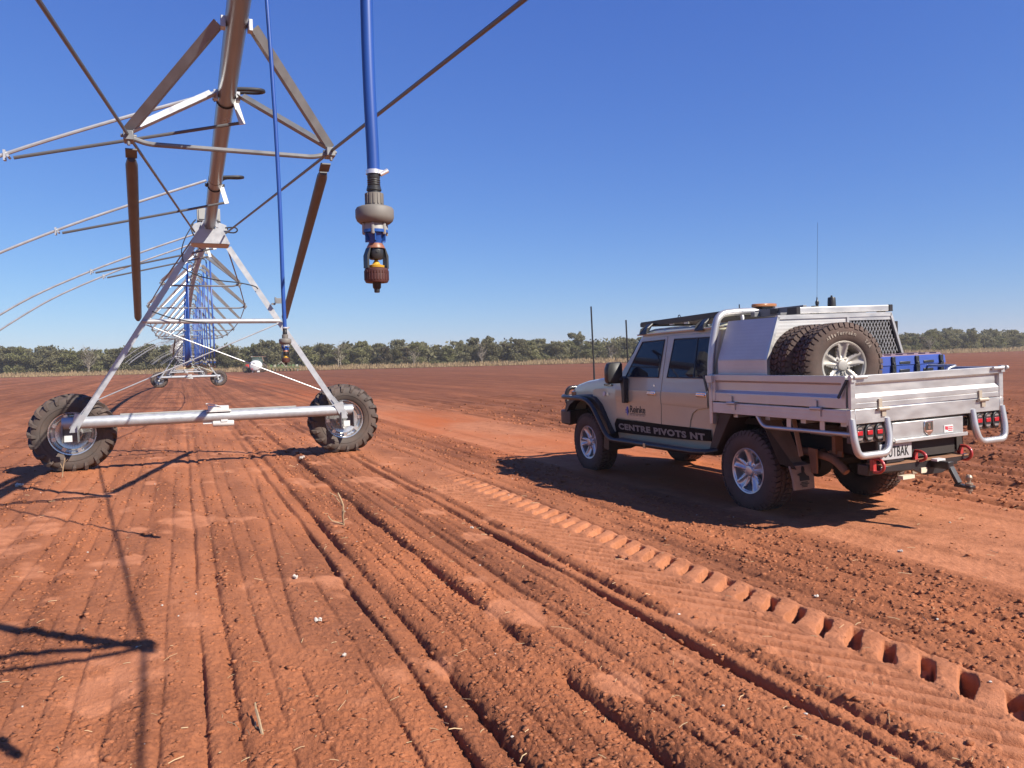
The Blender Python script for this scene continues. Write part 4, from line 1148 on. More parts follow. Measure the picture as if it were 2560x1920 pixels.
# ---- tray
t_ = MB()
t_.box((-.455, 0, 1.000), (1.76, 1.80, .05))
for x in (-1.2, -.75, -.3, .15): t_.box((x, 0, .945), (.06, 1.70, .06))
t_.box((.418, 0, 1.15), (.03, 1.80, .36))
t_.build('tray_floor', ALU, T)
XR, XF, YW = -1.353, .448, .931
ZB, ZH, ZT = .957, 1.068, 1.342
for sg in (1, -1):
    c = MB(); c.box(((XR + XF) / 2, sg * (YW - .012), (ZB + ZH) / 2 - .003), (XF - XR - .10, .022, ZH - ZB - .004))
    c.build('side_coaming', CHECK, T, bevel=.004)
    # folding side gate with pressed ribs
    prof = [(.000, ZT), (.000, ZT - .058), (-.028, ZT - .075), (-.028, ZT - .155), (-.004, ZT - .182), (-.004, ZH + .006), (-.035, ZH + .006), (-.050, ZT - .05), (-.050, ZT)]
    a0, a1 = XR + .052, XF - .052
    g = MB().loft([[(x, sg * (YW + d), z) for d, z in prof] for x in (a0, a1)])
    for x in (a0 + .02, a1 - .02): g.box((x, sg * (YW - .013), (ZT + ZH) / 2), (.045, .030, ZT - ZH - .012))
    gate = g.build('side_gate', ALU, T, smooth=0, bevel=.003)
    for x in (.11, -.98):
        h = MB(); h.box((x, sg * (YW + .006), ZH + .03), (.036, .012, .07)).tube([(x - .075, sg * (YW + .016), ZH - .004), (x + .045, sg * (YW + .016), ZH - .004)], .015, 10).box((x - .035, sg * (YW + .006), ZH - .045), (.05, .010, .05))
        h.build('hinge', ALU, gate, smooth=30)
    l = MB(); l.box((XF - .035, sg * (YW + .015), ZT - .045), (.10, .04, .07))
    l.build('gate_latch', ALU, gate, smooth=0)
    MB().beam((XF + .045, sg * (YW + .03), ZT - .005), (XF - .025, sg * (YW + .045), ZT - .165), .026, .012, (0, 1, 0)).build('latch_lever', BLACKP, gate, smooth=0)
    p = MB(); p.box((XF - .022, sg * (YW - .02), (ZB + ZT) / 2 - .06), (.05, .05, ZT - ZB + .12))
    p.build('tray_post', ALU, T, bevel=.005)
    p = MB(); p.box((XR + .024, sg * (YW - .022), (ZB + ZH) / 2 - .01), (.05, .05, ZH - ZB + .02))
    p.build('tray_post', ALU, T, bevel=.005)
    # under-tray rail with hangers
    r_ = MB(); r_.tube(rounded([(-.22, sg * .90, .955), (-.30, sg * .90, .855), (-1.335, sg * .90, .862)], .06, 5), .019, 10)
    for x in (-.63, -1.02): r_.box((x, sg * .90, .905), (.052, .008, .10))
    r_.build('load_rail', ALUP, T, smooth=50)
    # guards either side of the rear wheel
    g = MB()
    g.prism([(.36, .95), (.18, .95), (.47, .50), (.57, .50)], -.88 if sg > 0 else .60, -.60 if sg > 0 else .88, Matrix.Rotation(R(90), 4, 'X'))
    g.build('front_wheel_guard', mat('guard_black_%d' % sg, (.03, .022, .018), .6, dust=.3, dustcol=(.14, .07, .04)), T, bevel=.006)
    g = MB()
    g.prism([(-.21, .95), (-.235, .95), (-.475, .505), (-.60, .50), (-.46, .52)], -.87 if sg > 0 else .60, -.60 if sg > 0 else .87, Matrix.Rotation(R(90), 4, 'X'))
    g.beam((-.58, sg * .80, .95), (-.62, sg * .76, .60), .05, .012, (1, 0, 0))
    g.build('rear_wheel_guard', DUSTY, T, bevel=.004)
    fl = MB(); fl.prism([(-.575, .515), (-.60, .515), (-.64, .40), (-.645, .30), (-.63, .30), (-.615, .40)], -.875 if sg > 0 else .63, -.63 if sg > 0 else .875, Matrix.Rotation(R(90), 4, 'X'))
    flap = fl.build('mudflap', DUSTY, T, bevel=.003)
    # printed silhouette and lines of print on the flap
    c0 = (-.638, sg * .752, .40)
    sil = [(-.055, -.045), (-.05, .0), (-.075, .012), (-.05, .022), (-.015, .028), (-.008, .06), (.008, .085), (.03, .075), (.03, .05), (.02, .03), (.035, .0), (.06, -.01), (.062, -.045)]
    pr = MB()
    def fx(z): return float(np.interp(z, [.30, .40, .515], [-.6465, -.6415, -.6015]))
    pr.add([(fx(.425 + b) - .003, .752 * sg - a, .425 + b) for a, b in sil], [tuple(range(len(sil)))])
    for i, w in enumerate((.075, .11, .07, .065)): 
        z = .365 - i * .013; pr.add([(fx(z) - .003, .752 * sg + a * w / 2, z + b * .0045) for a, b in ((-1, -1), (1, -1), (1, 1), (-1, 1))], [(0, 1, 2, 3)])
    pr.build('flap_print', BLACKINK, flap, recalc=False)
# rear coaming, tailgate
c = MB(); c.box((XR + .012, 0, (ZB + ZH) / 2 - .006), (.022, 2 * YW - .10, ZH - ZB + .010))
c.build('rear_coaming', ALU, T, bevel=.004)
prof = [(.000, ZT), (.000, ZT - .058), (-.028, ZT - .075), (-.028, ZT - .150), (-.002, ZT - .182), (-.002, ZH + .052), (-.008, ZH + .049), (-.002, ZH + .046), (-.002, ZH + .006), (-.035, ZH + .006), (-.050, ZT - .05), (-.050, ZT)]
g = MB().loft([[(XR - d, y, z) for d, z in prof] for y in (-YW + .05, YW - .05)])
for s in (1, -1): g.box((XR + .012, s * (YW - .027), (ZT + ZH) / 2), (.030, .052, ZT - ZH - .010))
tg = g.build('tailgate', ALU, T, smooth=0, bevel=.003)
for y in (.61, -.615):
    h = MB(); h.box((XR - .006, y, ZH + .035), (.012, .036, .075)).tube([(XR - .017, y + .035, ZH - .010), (XR - .017, y - .085, ZH - .010)], .016, 10).box((XR - .006, y - .04, ZH - .05), (.010, .045, .05))
    h.build('hinge', mat('hinge_dusty_%d' % int(y * 9), (.42, .36, .28), .5, .4), tg, smooth=30)
for s in (1, -1):
    l = MB(); l.box((XR - .004, s * (YW - .02), ZT - .02), (.03, .05, .06)).tube([(XR - .02, s * (YW - .02), ZT - .012), (XR - .02, s * (YW - .16), ZT - .012)], .015, 10).lathe([(.02, -.01), (.02, .01), (0, .012)], 12, Matrix.Translation((XR - .02, s * (YW + .02), ZT - .012)) @ Matrix.Rotation(R(90), 4, 'X'))
    if s > 0: MB().beam((XR + .02, YW + .014, ZT - .03), (XR + .10, YW + .03, ZT - .18), .02, .012, (0, 1, 0)).build('latch_strap', BLACKP, tg, smooth=0)
    l.build('tailgate_latch', ALU, tg, smooth=30)
# lamp bars
for s in (1, -1):
    lp = MB().tube(rounded([(XR + .01, s * .915, ZB + .03), (XR - .02, s * .918, .80), (XR - .03, s * .89, .690), (XR - .03, s * .57, .690), (XR - .02, s * .525, .80), (XR + .01, s * .525, ZB + .02)], .13, 7), .030, 14).build('lamp_bar', ALUP, T, smooth=60)
    cl = MB().box((XR + .05, s * .725, .862), (.05, .36, .155)).build('tail_lamp', mat('lamp_housing_%d' % s, (.06, .055, .05), .5, dust=.3), T, bevel=.008)
    for k in range(3):
        y = s * .725 + (1 - k) * .112
        Mk = Matrix.Translation((XR + .020, y, .866)) @ Matrix.Rotation(R(-90), 4, 'Y')
        e = MB()
        e.prism([(.062 * math.cos(a) * 1.12, .050 * math.sin(a)) for a in np.linspace(0, 2 * PI, 20, endpoint=False)], 0, .018, Mk)
        e.build('lamp_bezel', BLACKP, cl, bevel=.004)
        MB().prism([(a * .019, b * .030) for a, b in ((-1, -1), (1, -1), (1, 1), (-1, 1))], .018, .026, Mk @ Matrix.Translation((.004, 0, 0))).build('lamp_lens', LENS, cl, bevel=.004)
        MB().prism([(-.054, -.022), (-.036, -.03), (-.036, .03), (-.054, .022)], .018, .022, Mk).prism([(.036, -.028), (.052, -.018), (.052, .018), (.036, .028)], .018, .022, Mk).build('lamp_reflector', mat('reflector_%d_%d' % (s, k), (.55, .52, .5), .25, .8), cl)
# drawer under the tray
dr = MB().box((XR + .46, .035, .845), (.92, .86, .165)).build('under_tray_drawer', ALU, T, bevel=.004)
MB().box((XR - .012, .035, .768), (.045, .885, .016)).box((XR - .030, .035, .778), (.010, .885, .028)).build('drawer_lip', ALU, dr, bevel=.003)
Mr = lambda y, z, x=XR - .002: Matrix(((0, 0, -1, x), (-1, 0, 0, y), (0, 1, 0, z), (0, 0, 0, 1)))
MB().prism([(-.052, .055), (.052, .055), (.052, -.035), (.030, -.055), (0, -.078), (-.030, -.055), (-.052, -.035)], 0, .008, Mr(.045, .862)).build('drawer_badge', CHROME, dr, bevel=.003)
b = MB().prism([(-.042, .045), (.042, .045), (.042, -.022), (-.042, -.022)], .008, .010, Mr(.045, .862)); b.build('badge_field', mat('badge_dark', (.05, .045, .04), .3), dr)
b = MB().lathe([(.013, .010), (.013, .013), (0, .013)], 14, Mr(.045, .862) @ Matrix.Translation((0, .026, 0))).prism([(-.018, .012), (.018, .012), (.010, -.016), (-.014, -.016)], .010, .013, Mr(.045, .862)); b.build('badge_figure', CHROME, dr)
MB().prism([(-.034, -.034), (.034, -.034), (.034, -.027), (-.034, -.027)], .008, .011, Mr(.045, .862)).build('badge_bar', mat('badge_bar_tan', (.5, .25, .18), .5), dr)
st = MB().prism([(-.055, -.032), (.055, -.032), (.055, .032), (-.055, .032)], 0, .002, Mr(-.205, .832)).build('sticker', STICKW, dr)
b = MB().prism([(-.045, -.004), (-.010, -.012), (-.010, .020), (-.045, .024)], .002, .0035, Mr(-.205, .832))
for i in range(3): b.prism([(-.005, -.020 + i * .015), (.048, -.020 + i * .015), (.048, -.012 + i * .015), (-.005, -.012 + i * .015)], .002, .0035, Mr(-.205, .832))
b.build('sticker_print', STICKR, dr)
# number plate
pl = MB().prism([(-.186, -.067), (.186, -.067), (.186, .067), (-.186, .067)], 0, .006, Mr(.425, .690, XR + .012)).build('number_plate', PLATEW, T, bevel=.003)
link('plate_lettering', text_mesh('plate_lettering', 'OUTBAK', .30, BLACKINK, Mr(.425 + .15, .645, XR + .005), .012, .088, .001, 1.05), pl)
MB().box((XR + .024, .425, .735), (.02, .40, .09)).box((XR + .024, .425, .612), (.02, .20, .03)).box((XR + .15, .425, .72), (.24, .06, .03)).build('plate_bracket', SATIN, T)
# tow bar, step, recovery points, hitch
b = MB()
b.box((XR + .17, .08, .53), (.11, 1.10, .09)).box((XR + .15, -.22, .650), (.08, .50, .11)).box((XR + .15, .32, .63), (.06, .50, .08))
b.prism([(.60, .572), (.60, .525), (.22, .510), (.08, .452), (-.14, .452), (-.30, .525), (-.47, .550), (-.47, .590)], -.02, .02, Matrix(((0, 0, 1, XR + .03), (1, 0, 0, 0), (0, 1, 0, 0), (0, 0, 0, 1))))
b.build('tow_bar', SATIN, T, bevel=.005)
MB().box((XR + .085, .065, .582), (.16, 1.06, .012)).build('tow_bar_step', TAN, T)
MB().box((XR + .006, .10, .497), (.01, .07, .045)).box((XR + .03, .28, .455), (.05, .14, .03)).build('tow_bar_tag', mat('dusty_cream', (.55, .48, .36), .7), T)
for y, z, h in ((.635, .585, .056), (.145, .622, .040), (-.425, .600, .060)):
    b = MB()
    pth = [(XR + .05, y, z + h), (XR - .01, y, z + h), (XR - .045, y, z + h * .55), (XR - .055, y, z), (XR - .045, y, z - h * .55), (XR - .01, y, z - h), (XR + .05, y, z - h)]
    b.tube(rounded(pth, .03, 3), .013, 8)
    b.box((XR + .055, y, z), (.035, .035, h * 1.7))
    b.build('recovery_point', REDP, T, smooth=50)
link('tow_bar_lettering', text_mesh('tow_bar_lettering', 'AR', .085, STICKW, Mr(-.20, .628, XR + .108), .01, .045, .001), T)
b = MB(); b.box((XR - .01, -.02, .545), (.30, .065, .065))
b.beam((XR - .14, -.03, .54), (XR - .22, -.03, .40), .055, .030, (1, 0, 0)).box((XR - .27, -.03, .385), (.15, .065, .024))
b.build('hitch', SATIN, T, bevel=.005)
b = MB().lathe([(.030, .40), (.030, .415), (.014, .42), (.014, .44), (.024, .450), (.026, .466), (.018, .482), (0, .487)], 18, Matrix.Translation((XR - .31, -.03, 0))).lathe([(0, .33), (.012, .33), (.012, .35), (.026, .352), (.026, .375)], 12, Matrix.Translation((XR - .31, -.03, 0)))
b.build('tow_ball', mat('worn_ball', (.30, .23, .17), .45, .5), T)
MB().box((XR - .04, -.02, .582), (.06, .10, .018)).build('hitch_pin', STICKW, T)

# ---- canopy tool box
CX0, CX1 = -.314, .384
cs = lambda x: [(x, .86, 1.03), (x, .86, 1.484), (x, .715, 1.878), (x, -.745, 1.888), (x, -.90, 1.484), (x, -.90, 1.03)]
cp = MB()
cp.add([p for x in (CX0, CX1) for p in cs(x)], [(0, 1, 7, 6), (1, 2, 8, 7), (2, 3, 9, 8), (3, 4, 10, 9), (4, 5, 11, 10), (5, 0, 6, 11), (6, 7, 8, 9, 10, 11)])
canopy = cp.build('canopy_box', CHECK, T, smooth=0)
# rear face: sheet on the left, framed mesh window on the right
rf = MB()
rf.prism([(.845, 1.03), (.845, 1.486), (.700, 1.868), (-.150, 1.874), (-.150, 1.03)], 0, .012, Matrix(((0, 0, -1, CX0 - .001), (1, 0, 0, 0), (0, 1, 0, 0), (0, 0, 0, 1))))
rf.build('rear_panel', CHECK, canopy, smooth=0)
fr = MB()
fr.beam((CX0 - .012, .862, 1.03), (CX0 - .012, .862, 1.484), .030, .026, (0, 1, 0)).beam((CX0 - .012, .862, 1.478), (CX0 - .012, .715, 1.878), .030, .030, (0, 1, 0)).beam((CX0 - .012, .73, 1.874), (CX0 - .012, -.755, 1.884), .030, .040)
fr.beam((CX0 - .012, -.745, 1.888), (CX0 - .012, -.90, 1.476), .030, .026, (0, 1, 0)).beam((CX0 - .012, -.90, 1.484), (CX0 - .012, -.90, 1.03), .030, .026, (0, 1, 0))
fr.beam((CX0 - .012, -.160, 1.86), (CX0 - .012, -.160, 1.03), .026, .030, (0, 1, 0)).box((CX0 - .008, -.45, 1.845), (.02, .60, .035))
fr.build('canopy_frame', ALU, canopy, smooth=0)
# expanded mesh: crossing diagonal strands
ms = MB()
y0, y1, z0, z1 = -.885, -.175, 1.05, 1.83
def right_lim(z): return -.885 if z < 1.484 else -.885 + (z - 1.484) * (.150 / .40)
for sgn in (1, -1):
    k = -2.2
    while k < 2.6:
        pts = []
        for i in range(41):
            z = z0 + (z1 - z0) * i / 40; y = -.53 + k + sgn * (z - 1.45) * .52
            if right_lim(z) + .02 < y < y1: pts.append((y, z))
        if len(pts) > 1: ms.beam((CX0 - .004, pts[0][0], pts[0][1]), (CX0 - .004, pts[-1][0], pts[-1][1]), .0055, .004, (1, 0, 0))
        k += .043
ms.build('mesh_window', ALUP, canopy, smooth=0)
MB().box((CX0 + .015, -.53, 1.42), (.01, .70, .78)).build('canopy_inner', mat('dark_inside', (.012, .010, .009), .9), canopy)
MB().tube([(CX0 - .03, -.36, 1.60), (CX0 - .03, -.60, 1.585)], .009, 8).lathe([(.012, 0), (.012, .02), (0, .02)], 8, Matrix.Translation((CX0 - .035, -.60, 1.585))).build('gas_strut', BLACKP, canopy)
fl = MB(); fl.box((.035, .862, 1.255), (.69, .006, .45)); fl.build('canopy_lower_panel', CHECK, canopy, smooth=0)
fl = MB(); d = Vector((0, -.145, .394)).normalized()
fl.add([(CX0 + .004, .8625, 1.486), (CX1 - .004, .8625, 1.486), (CX1 - .004, .7185, 1.876), (CX0 + .004, .7185, 1.876), (CX0 + .004, .855, 1.484), (CX1 - .004, .855, 1.484), (CX1 - .004, .711, 1.874), (CX0 + .004, .711, 1.874)],
       [(0, 1, 2, 3), (7, 6, 5, 4), (0, 4, 5, 1), (1, 5, 6, 2), (2, 6, 7, 3), (3, 7, 4, 0)]); fl.build('canopy_hatch', CHECK, canopy, smooth=0)
# roll bar
MB().tube(rounded([(.475, .885, 1.30), (.475, .868, 1.56), (.475, .775, 1.955), (.475, .55, 1.978), (.475, -.55, 1.985), (.475, -.80, 1.955), (.475, -.905, 1.56), (.475, -.92, 1.30)], .17, 8), .038, 16).tube([(.475, .46, 1.94), (.45, .46, 1.83)], .022, 10).build('roll_bar', ALUP, T, smooth=60)
# roof rack
rk = MB()
ZR0, ZR1 = 1.922, 1.952
for sg in (1, -1):
    rk.beam((2.14, sg * .605, ZR0 + .006), (.62, sg * .605, ZR1 + .012), .035, .062)
for i in range(9):
    x = 2.06 - i * .165; rk.beam((x, -.60, ZR0 + (2.1 - x) * .02 + .008), (x, .60, ZR0 + (2.1 - x) * .02 + .008), .105, .014)
rk.beam((2.13, -.62, ZR0 + .004), (2.13, .62, ZR0 + .004), .06, .045).beam((.63, -.62, ZR1 + .006), (.63, .62, ZR1 + .006), .06, .045)
rack = rk.build('roof_rack', SATIN, T, smooth=0, bevel=.004)
for sg in (1, -1):
    for x in (1.90, .82):
        f = MB()
        f.prism([(x - .085, 1.805), (x + .075, 1.805), (x + .065, 1.86), (x + .055, 1.92), (x - .065, 1.93), (x - .08, 1.87)], -.03, .03, Matrix.Translation((0, sg * .715, 0)) @ Matrix.Rotation(R(-12 * sg), 4, 'X') @ Matrix.Translation((0, 0, 0)) @ Matrix.Translation((0, 0, .37)) @ Matrix.Rotation(R(90), 4, 'X')) if False else None
        f.add([(x + a, sg * (y + o), z) for o in (0, .032) for a, y, z in ((-.080, .735, 1.80), (.072, .735, 1.80), (.068, .715, 1.87), (.052, .63, 1.925), (-.060, .63, 1.935), (-.078, .715, 1.88))],
              [(5, 4, 3, 2, 1, 0), (6, 7, 8, 9, 10, 11)] + [(i, (i + 1) % 6, 6 + (i + 1) % 6, 6 + i) for i in range(6)])
        f.build('rack_foot', BLACKP, rack, smooth=0, bevel=.006)
MB().tube(arc((1.36, 1.985), .022, 0, PI, 8) and [(1.36 + .022 * math.cos(a), .61, 1.972 + .03 * math.sin(a)) for a in np.linspace(0, PI, 10)], .005, 6).build('rack_eye', BLACKP, rack)
for x in (1.52, 1.24, .90): MB().box((x, .60, 1.905), (.07, .02, .020)).build('rack_clamp', ALU, rack)
# canopy rack bar and awning
b = MB().beam((.40, .33, 1.945), (-.245, .30, 1.955), .045, .075).beam((.36, .42, 1.94), (.36, -.60, 1.94), .06, .05).beam((-.05, .45, 1.915), (-.05, -.70, 1.915), .05, .03)
b.build('canopy_rack', mat('grey_extrusion', (.16, .16, .165), .5, .3), T, smooth=0, bevel=.003)
MB().box((.12, .355, 1.955), (.10, .012, .055)).build('rack_tag', BLACKP, T, bevel=.003)
aw = MB().beam((-.265, .44, 1.935), (-.265, -.74, 1.945), .11, .062).build('awning', ALU, T, smooth=0, bevel=.006)
MB().beam((-.265, .485, 1.934), (-.265, .44, 1.935), .125, .068).build('awning_end', SATIN, aw, smooth=0)
MB().beam((-.265, -.74, 1.945), (-.265, -.785, 1.945), .125, .068).build('awning_end', SATIN, aw, smooth=0)
for y in (.2, -.70): MB().box((-.255, y, 1.90), (.06, .06, .026)).build('awning_foot', SATIN, aw, smooth=0)
# beacon
bc = MB().prism([(.10 * math.cos(a) * 1.55, .085 * math.sin(a)) for a in np.linspace(0, 2 * PI, 28, endpoint=False)], 0, .034, Matrix.Translation((.475, .16, 2.022)) @ Matrix.Rotation(R(90), 4, 'Z')).build('beacon', AMBER, T, bevel=.008)
MB().box((.475, .16, 2.012), (.10, .14, .024)).tube([(.475, .16, 1.985), (.475, .16, 2.01)], .035, 10).build('beacon_base', BLACKP, bc)
# aerials
MB().tube([(-.20, .10, 1.965), (-.20, .098, 2.02)], .012, 8).lathe([(.010, 2.01), (.018, 2.02), (.018, 2.045), (.008, 2.06), (.005, 2.09), (0, 2.09)], 10, Matrix.Translation((-.20, .098, -.02))).box((-.205, .13, 1.975), (.04, .06, .02)).tube([(-.20, .098, 2.06), (-.20, .078, 2.50), (-.20, .065, 2.80)], .0013, 5).build('whip_aerial', BLACKP, T)
MB().lathe([(.040, 1.955), (.040, 2.0), (.037, 2.055), (.033, 2.066), (.010, 2.07), (.009, 2.085), (0, 2.085)], 16, Matrix.Translation((-.20, -.093, 0))).build('stub_aerial', BLACKP, T)
for y, zt in ((.28, 2.285), (-.31, 2.075)):
    MB().tube([(3.95, y, .98), (3.95, y, 1.10)], .016, 8).tube([(3.95, y, 1.10), (3.95, y, 1.40), (3.95, y + .01, zt)], [.016, .013, .012], 8).build('bull_bar_aerial', BLACKP, T)
MB().tube([(.475, .49, 1.98), (.475, .49, 2.055)], .006, 6).build('short_aerial', BLACKP, T)
# bull bar
b = MB().prism([(-.80, 3.60), (-.93, 3.52), (-.935, 3.70), (-.90, 3.86), (-.62, 3.98), (.62, 3.98), (.90, 3.86), (.935, 3.70), (.93, 3.52), (.80, 3.60)], .615, .815, Matrix(((0, 1, 0, 0), (1, 0, 0, 0), (0, 0, 1, 0), (0, 0, 0, 1))))
b.build('front_bumper', mat('dusty_bumper', (.045, .036, .030), .55, dust=.4, dustcol=(.17, .09, .055)), T, bevel=.02)
b = MB().tube(rounded([(3.90, .74, .80), (3.97, .75, 1.00), (3.94, .72, 1.115), (3.94, -.72, 1.115), (3.97, -.75, 1.00), (3.90, -.74, .80)], .09, 5), .031, 12)
b.tube(rounded([(3.93, .30, .80), (3.97, .30, 1.12)], .05), .028, 10).tube([(3.93, -.30, .80), (3.97, -.30, 1.12)], .028, 10).tube([(3.975, .75, .99), (3.985, -.75, .99)], .026, 10)
b.build('bull_bar', SATIN, T, smooth=60)

# ---- things carried in the tray
def truck_pt(x, y, z): return T.matrix_basis @ Vector((x, y, z))
ALW = alloy_rim(mat('dusty_alloy_wheel', (.42, .40, .36), .42, .4, var=.1, vscale=9, dust=.25, dustcol=(.45, .32, .20)))
def spare(label, p, spin, yaw):
    t = thing('spare_wheel', label, 'spare wheel', truck_pt(*p), (0, 0, 0), 'spare wheels in the tray')
    t.rotation_euler = (T.rotation_euler.to_matrix() @ Matrix.Rotation(R(90 + yaw), 3, 'Z')).to_euler()
    t.scale = (.965, .965, .965)
    ty = link('tyre', ATT, t)
    link('rim', ALW, t, rot=(0, spin, 0))
    # moulded name on the side wall
    for word, a_mid, rad, wd in (('All-Terrain', 100, .283, .30), ('T/A', 42, .283, .085)):
        n = len(word)
        for i, ch in enumerate(word):
            if ch == ' ': continue
            a = R(a_mid) + (n / 2 - i - .5) * (wd / n) / rad
            P = Vector((-rad * math.cos(a), .1385, rad * math.sin(a)))
            yv = Vector((-math.cos(a), 0, math.sin(a))); xv = yv.cross(Vector((0, 1, 0)))
            M = Matrix(((xv.x, yv.x, 0, P.x), (xv.y, yv.y, 1, P.y), (xv.z, yv.z, 0, P.z), (0, 0, 0, 1)))
            me = text_mesh('tyre_lettering', ch, wd / n * (.45 if ch in 'l-i' else .8), LETT2, M, .01, .034 if ch in 'AlTi/' else .024, .0012)
            link('tyre_lettering', me, ty)
    return t
LETT2 = mat('pale_tyre_lettering', (.30, .25, .20), .7)
spare('front facing spare wheel standing in the tray, silver five spoke rim towards the tailgate', (-.76, .445, 1.413), .95, -14)
spare('second spare wheel standing in the tray behind the other, mostly tread showing', (-.475, .46, 1.410), .2, -6)
fr_ = thing('cooler_box', 'blue plastic cooler box with black latches standing in the tray by the tailgate', 'cooler box', truck_pt(-.645, -.425, 1.026), tuple(T.rotation_euler))
b = MB().loft([rrect(-.195, .195, .435, 0, .04), rrect(-.205, .205, .445, .352, .04)]); b.build('cooler_body', ESKY, fr_, smooth=30)
b = MB().loft([rrect(-.21, .21, .45, .358, .04), rrect(-.207, .207, .448, .430, .05), rrect(-.19, .19, .43, .440, .05)]); lid = b.build('cooler_lid', ESKY, fr_, smooth=30)
b = MB().box((.0, 0, .444), (.34, .82, .010))
for i in range(6): b.box((0, -.375 + .15 * i, .453), (.34, .055, .012))
b.build('lid_top', PINKLID, lid, smooth=0)
for y in (-.355, -.03, .28):
    b = MB().box((-.214, y, .400), (.02, .042, .075)).box((-.216, y, .30), (.028, .046, .12)).box((-.226, y, .358), (.015, .030, .05))
    b.build('latch', BLACKP, fr_, bevel=.004)
for y in (-.19, .125):
    MB().box((-.211, y, .378), (.008, .14, .026)).build('grip_recess', BLACKP, fr_, bevel=.004)
    MB().box((-.207, y, .30), (.008, .13, .035)).build('grip_recess', BLACKP, fr_, bevel=.004)
hd = thing('steel_hoop', 'bent pale tube lying at the right end of the tray beside the blue cooler', 'tube', truck_pt(-1.12, -.52, 1.03), tuple(T.rotation_euler))
MB().tube(rounded([(-.05, .10, .0), (-.05, .08, .31), (-.05, -.06, .335), (.30, -.09, .335), (.30, -.09, 0)], .05, 4), .012, 8).build('tube', ALUP, hd, smooth=50)
# ------------------------------------------------------------------ vegetation
def leaf_mat(name, a, b_, c):
    m, nt, b = new_mat(name); L = nt.links.new
    oi = nt.nodes.new('ShaderNodeObjectInfo'); geo = nt.nodes.new('ShaderNodeNewGeometry')
    r = nt.nodes.new('ShaderNodeValToRGB'); r.color_ramp.elements[0].color = (*a, 1); r.color_ramp.elements[1].color = (*c, 1)
    e = r.color_ramp.elements.new(.5); e.color = (*b_, 1)
    ad = nt.nodes.new('ShaderNodeMath'); ad.operation = 'MULTIPLY_ADD'; ad.inputs[1].default_value = .55; L(geo.outputs['Random Per Island'], ad.inputs[0])
    m2 = nt.nodes.new('ShaderNodeMath'); m2.operation = 'MULTIPLY'; m2.inputs[1].default_value = .45; L(oi.outputs['Random'], m2.inputs[0]); L(m2.outputs[0], ad.inputs[2])
    L(ad.outputs[0], r.inputs['Fac']); L(r.outputs[0], b.inputs['Base Color'])
    b.inputs['Roughness'].default_value = .7; b.inputs['Specular IOR Level'].default_value = .25
    tl = nt.nodes.new('ShaderNodeBsdfTranslucent'); L(r.outputs['Color'], tl.inputs['Color'])
    mx = nt.nodes.new('ShaderNodeMixShader'); mx.inputs[0].default_value = .48; out = nt.nodes['Material Output']
    L(b.outputs[0], mx.inputs[1]); L(tl.outputs[0], mx.inputs[2]); L(mx.outputs[0], out.inputs['Surface'])
    return m
LEAF_D = leaf_mat('dark_olive_leaves', (.125, .118, .060), (.172, .161, .084), (.225, .208, .116))
LEAF_G = leaf_mat('green_leaves', (.140, .142, .060), (.190, .188, .082), (.245, .232, .112))
LEAF_Y = leaf_mat('yellowish_leaves', (.09, .083, .030), (.125, .112, .044), (.165, .14, .06))
LEAF_B = leaf_mat('brownish_leaves', (.075, .062, .034), (.105, .084, .048), (.135, .105, .062))
BARK = mat('grey_bark', (.14, .115, .09), .9, var=.25)
PALEB = mat('pale_bark', (.25, .215, .17), .85, var=.2)

def leaf_mesh(name, centres, radii, n, size, m, rs):
    """n leaf-clump faces spread through a set of lobes"""
    w = np.array([r[0] * r[1] * r[2] for r in radii]) ** .75; w /= w.sum()
    k = rs.choice(len(centres), n, p=w)
    d = rs.normal(size=(n, 3)); d /= np.linalg.norm(d, axis=1)[:, None]
    rad = rs.rand(n) ** .42
    c = np.array(centres)[k] + d * rad[:, None] * np.array(radii)[k]
    a = rs.normal(size=(n, 3)); a /= np.linalg.norm(a, axis=1)[:, None]
    b = np.cross(a, rs.normal(size=(n, 3))); b /= np.linalg.norm(b, axis=1)[:, None]
    sz = size * (.5 + rs.rand(n))[:, None]
    v = np.stack([c - a * sz, c - b * sz * .55, c + a * sz, c + b * sz * .55], 1).reshape(-1, 3)
    me = bpy.data.meshes.new(name)
    me.vertices.add(4 * n); me.loops.add(4 * n); me.polygons.add(n)
    me.vertices.foreach_set('co', v.astype(np.float32).ravel()); me.loops.foreach_set('vertex_index', np.arange(4 * n, dtype=np.int32))
    me.polygons.foreach_set('loop_start', np.arange(n, dtype=np.int32) * 4); me.update(calc_edges=True)
    me.materials.append(m); return me

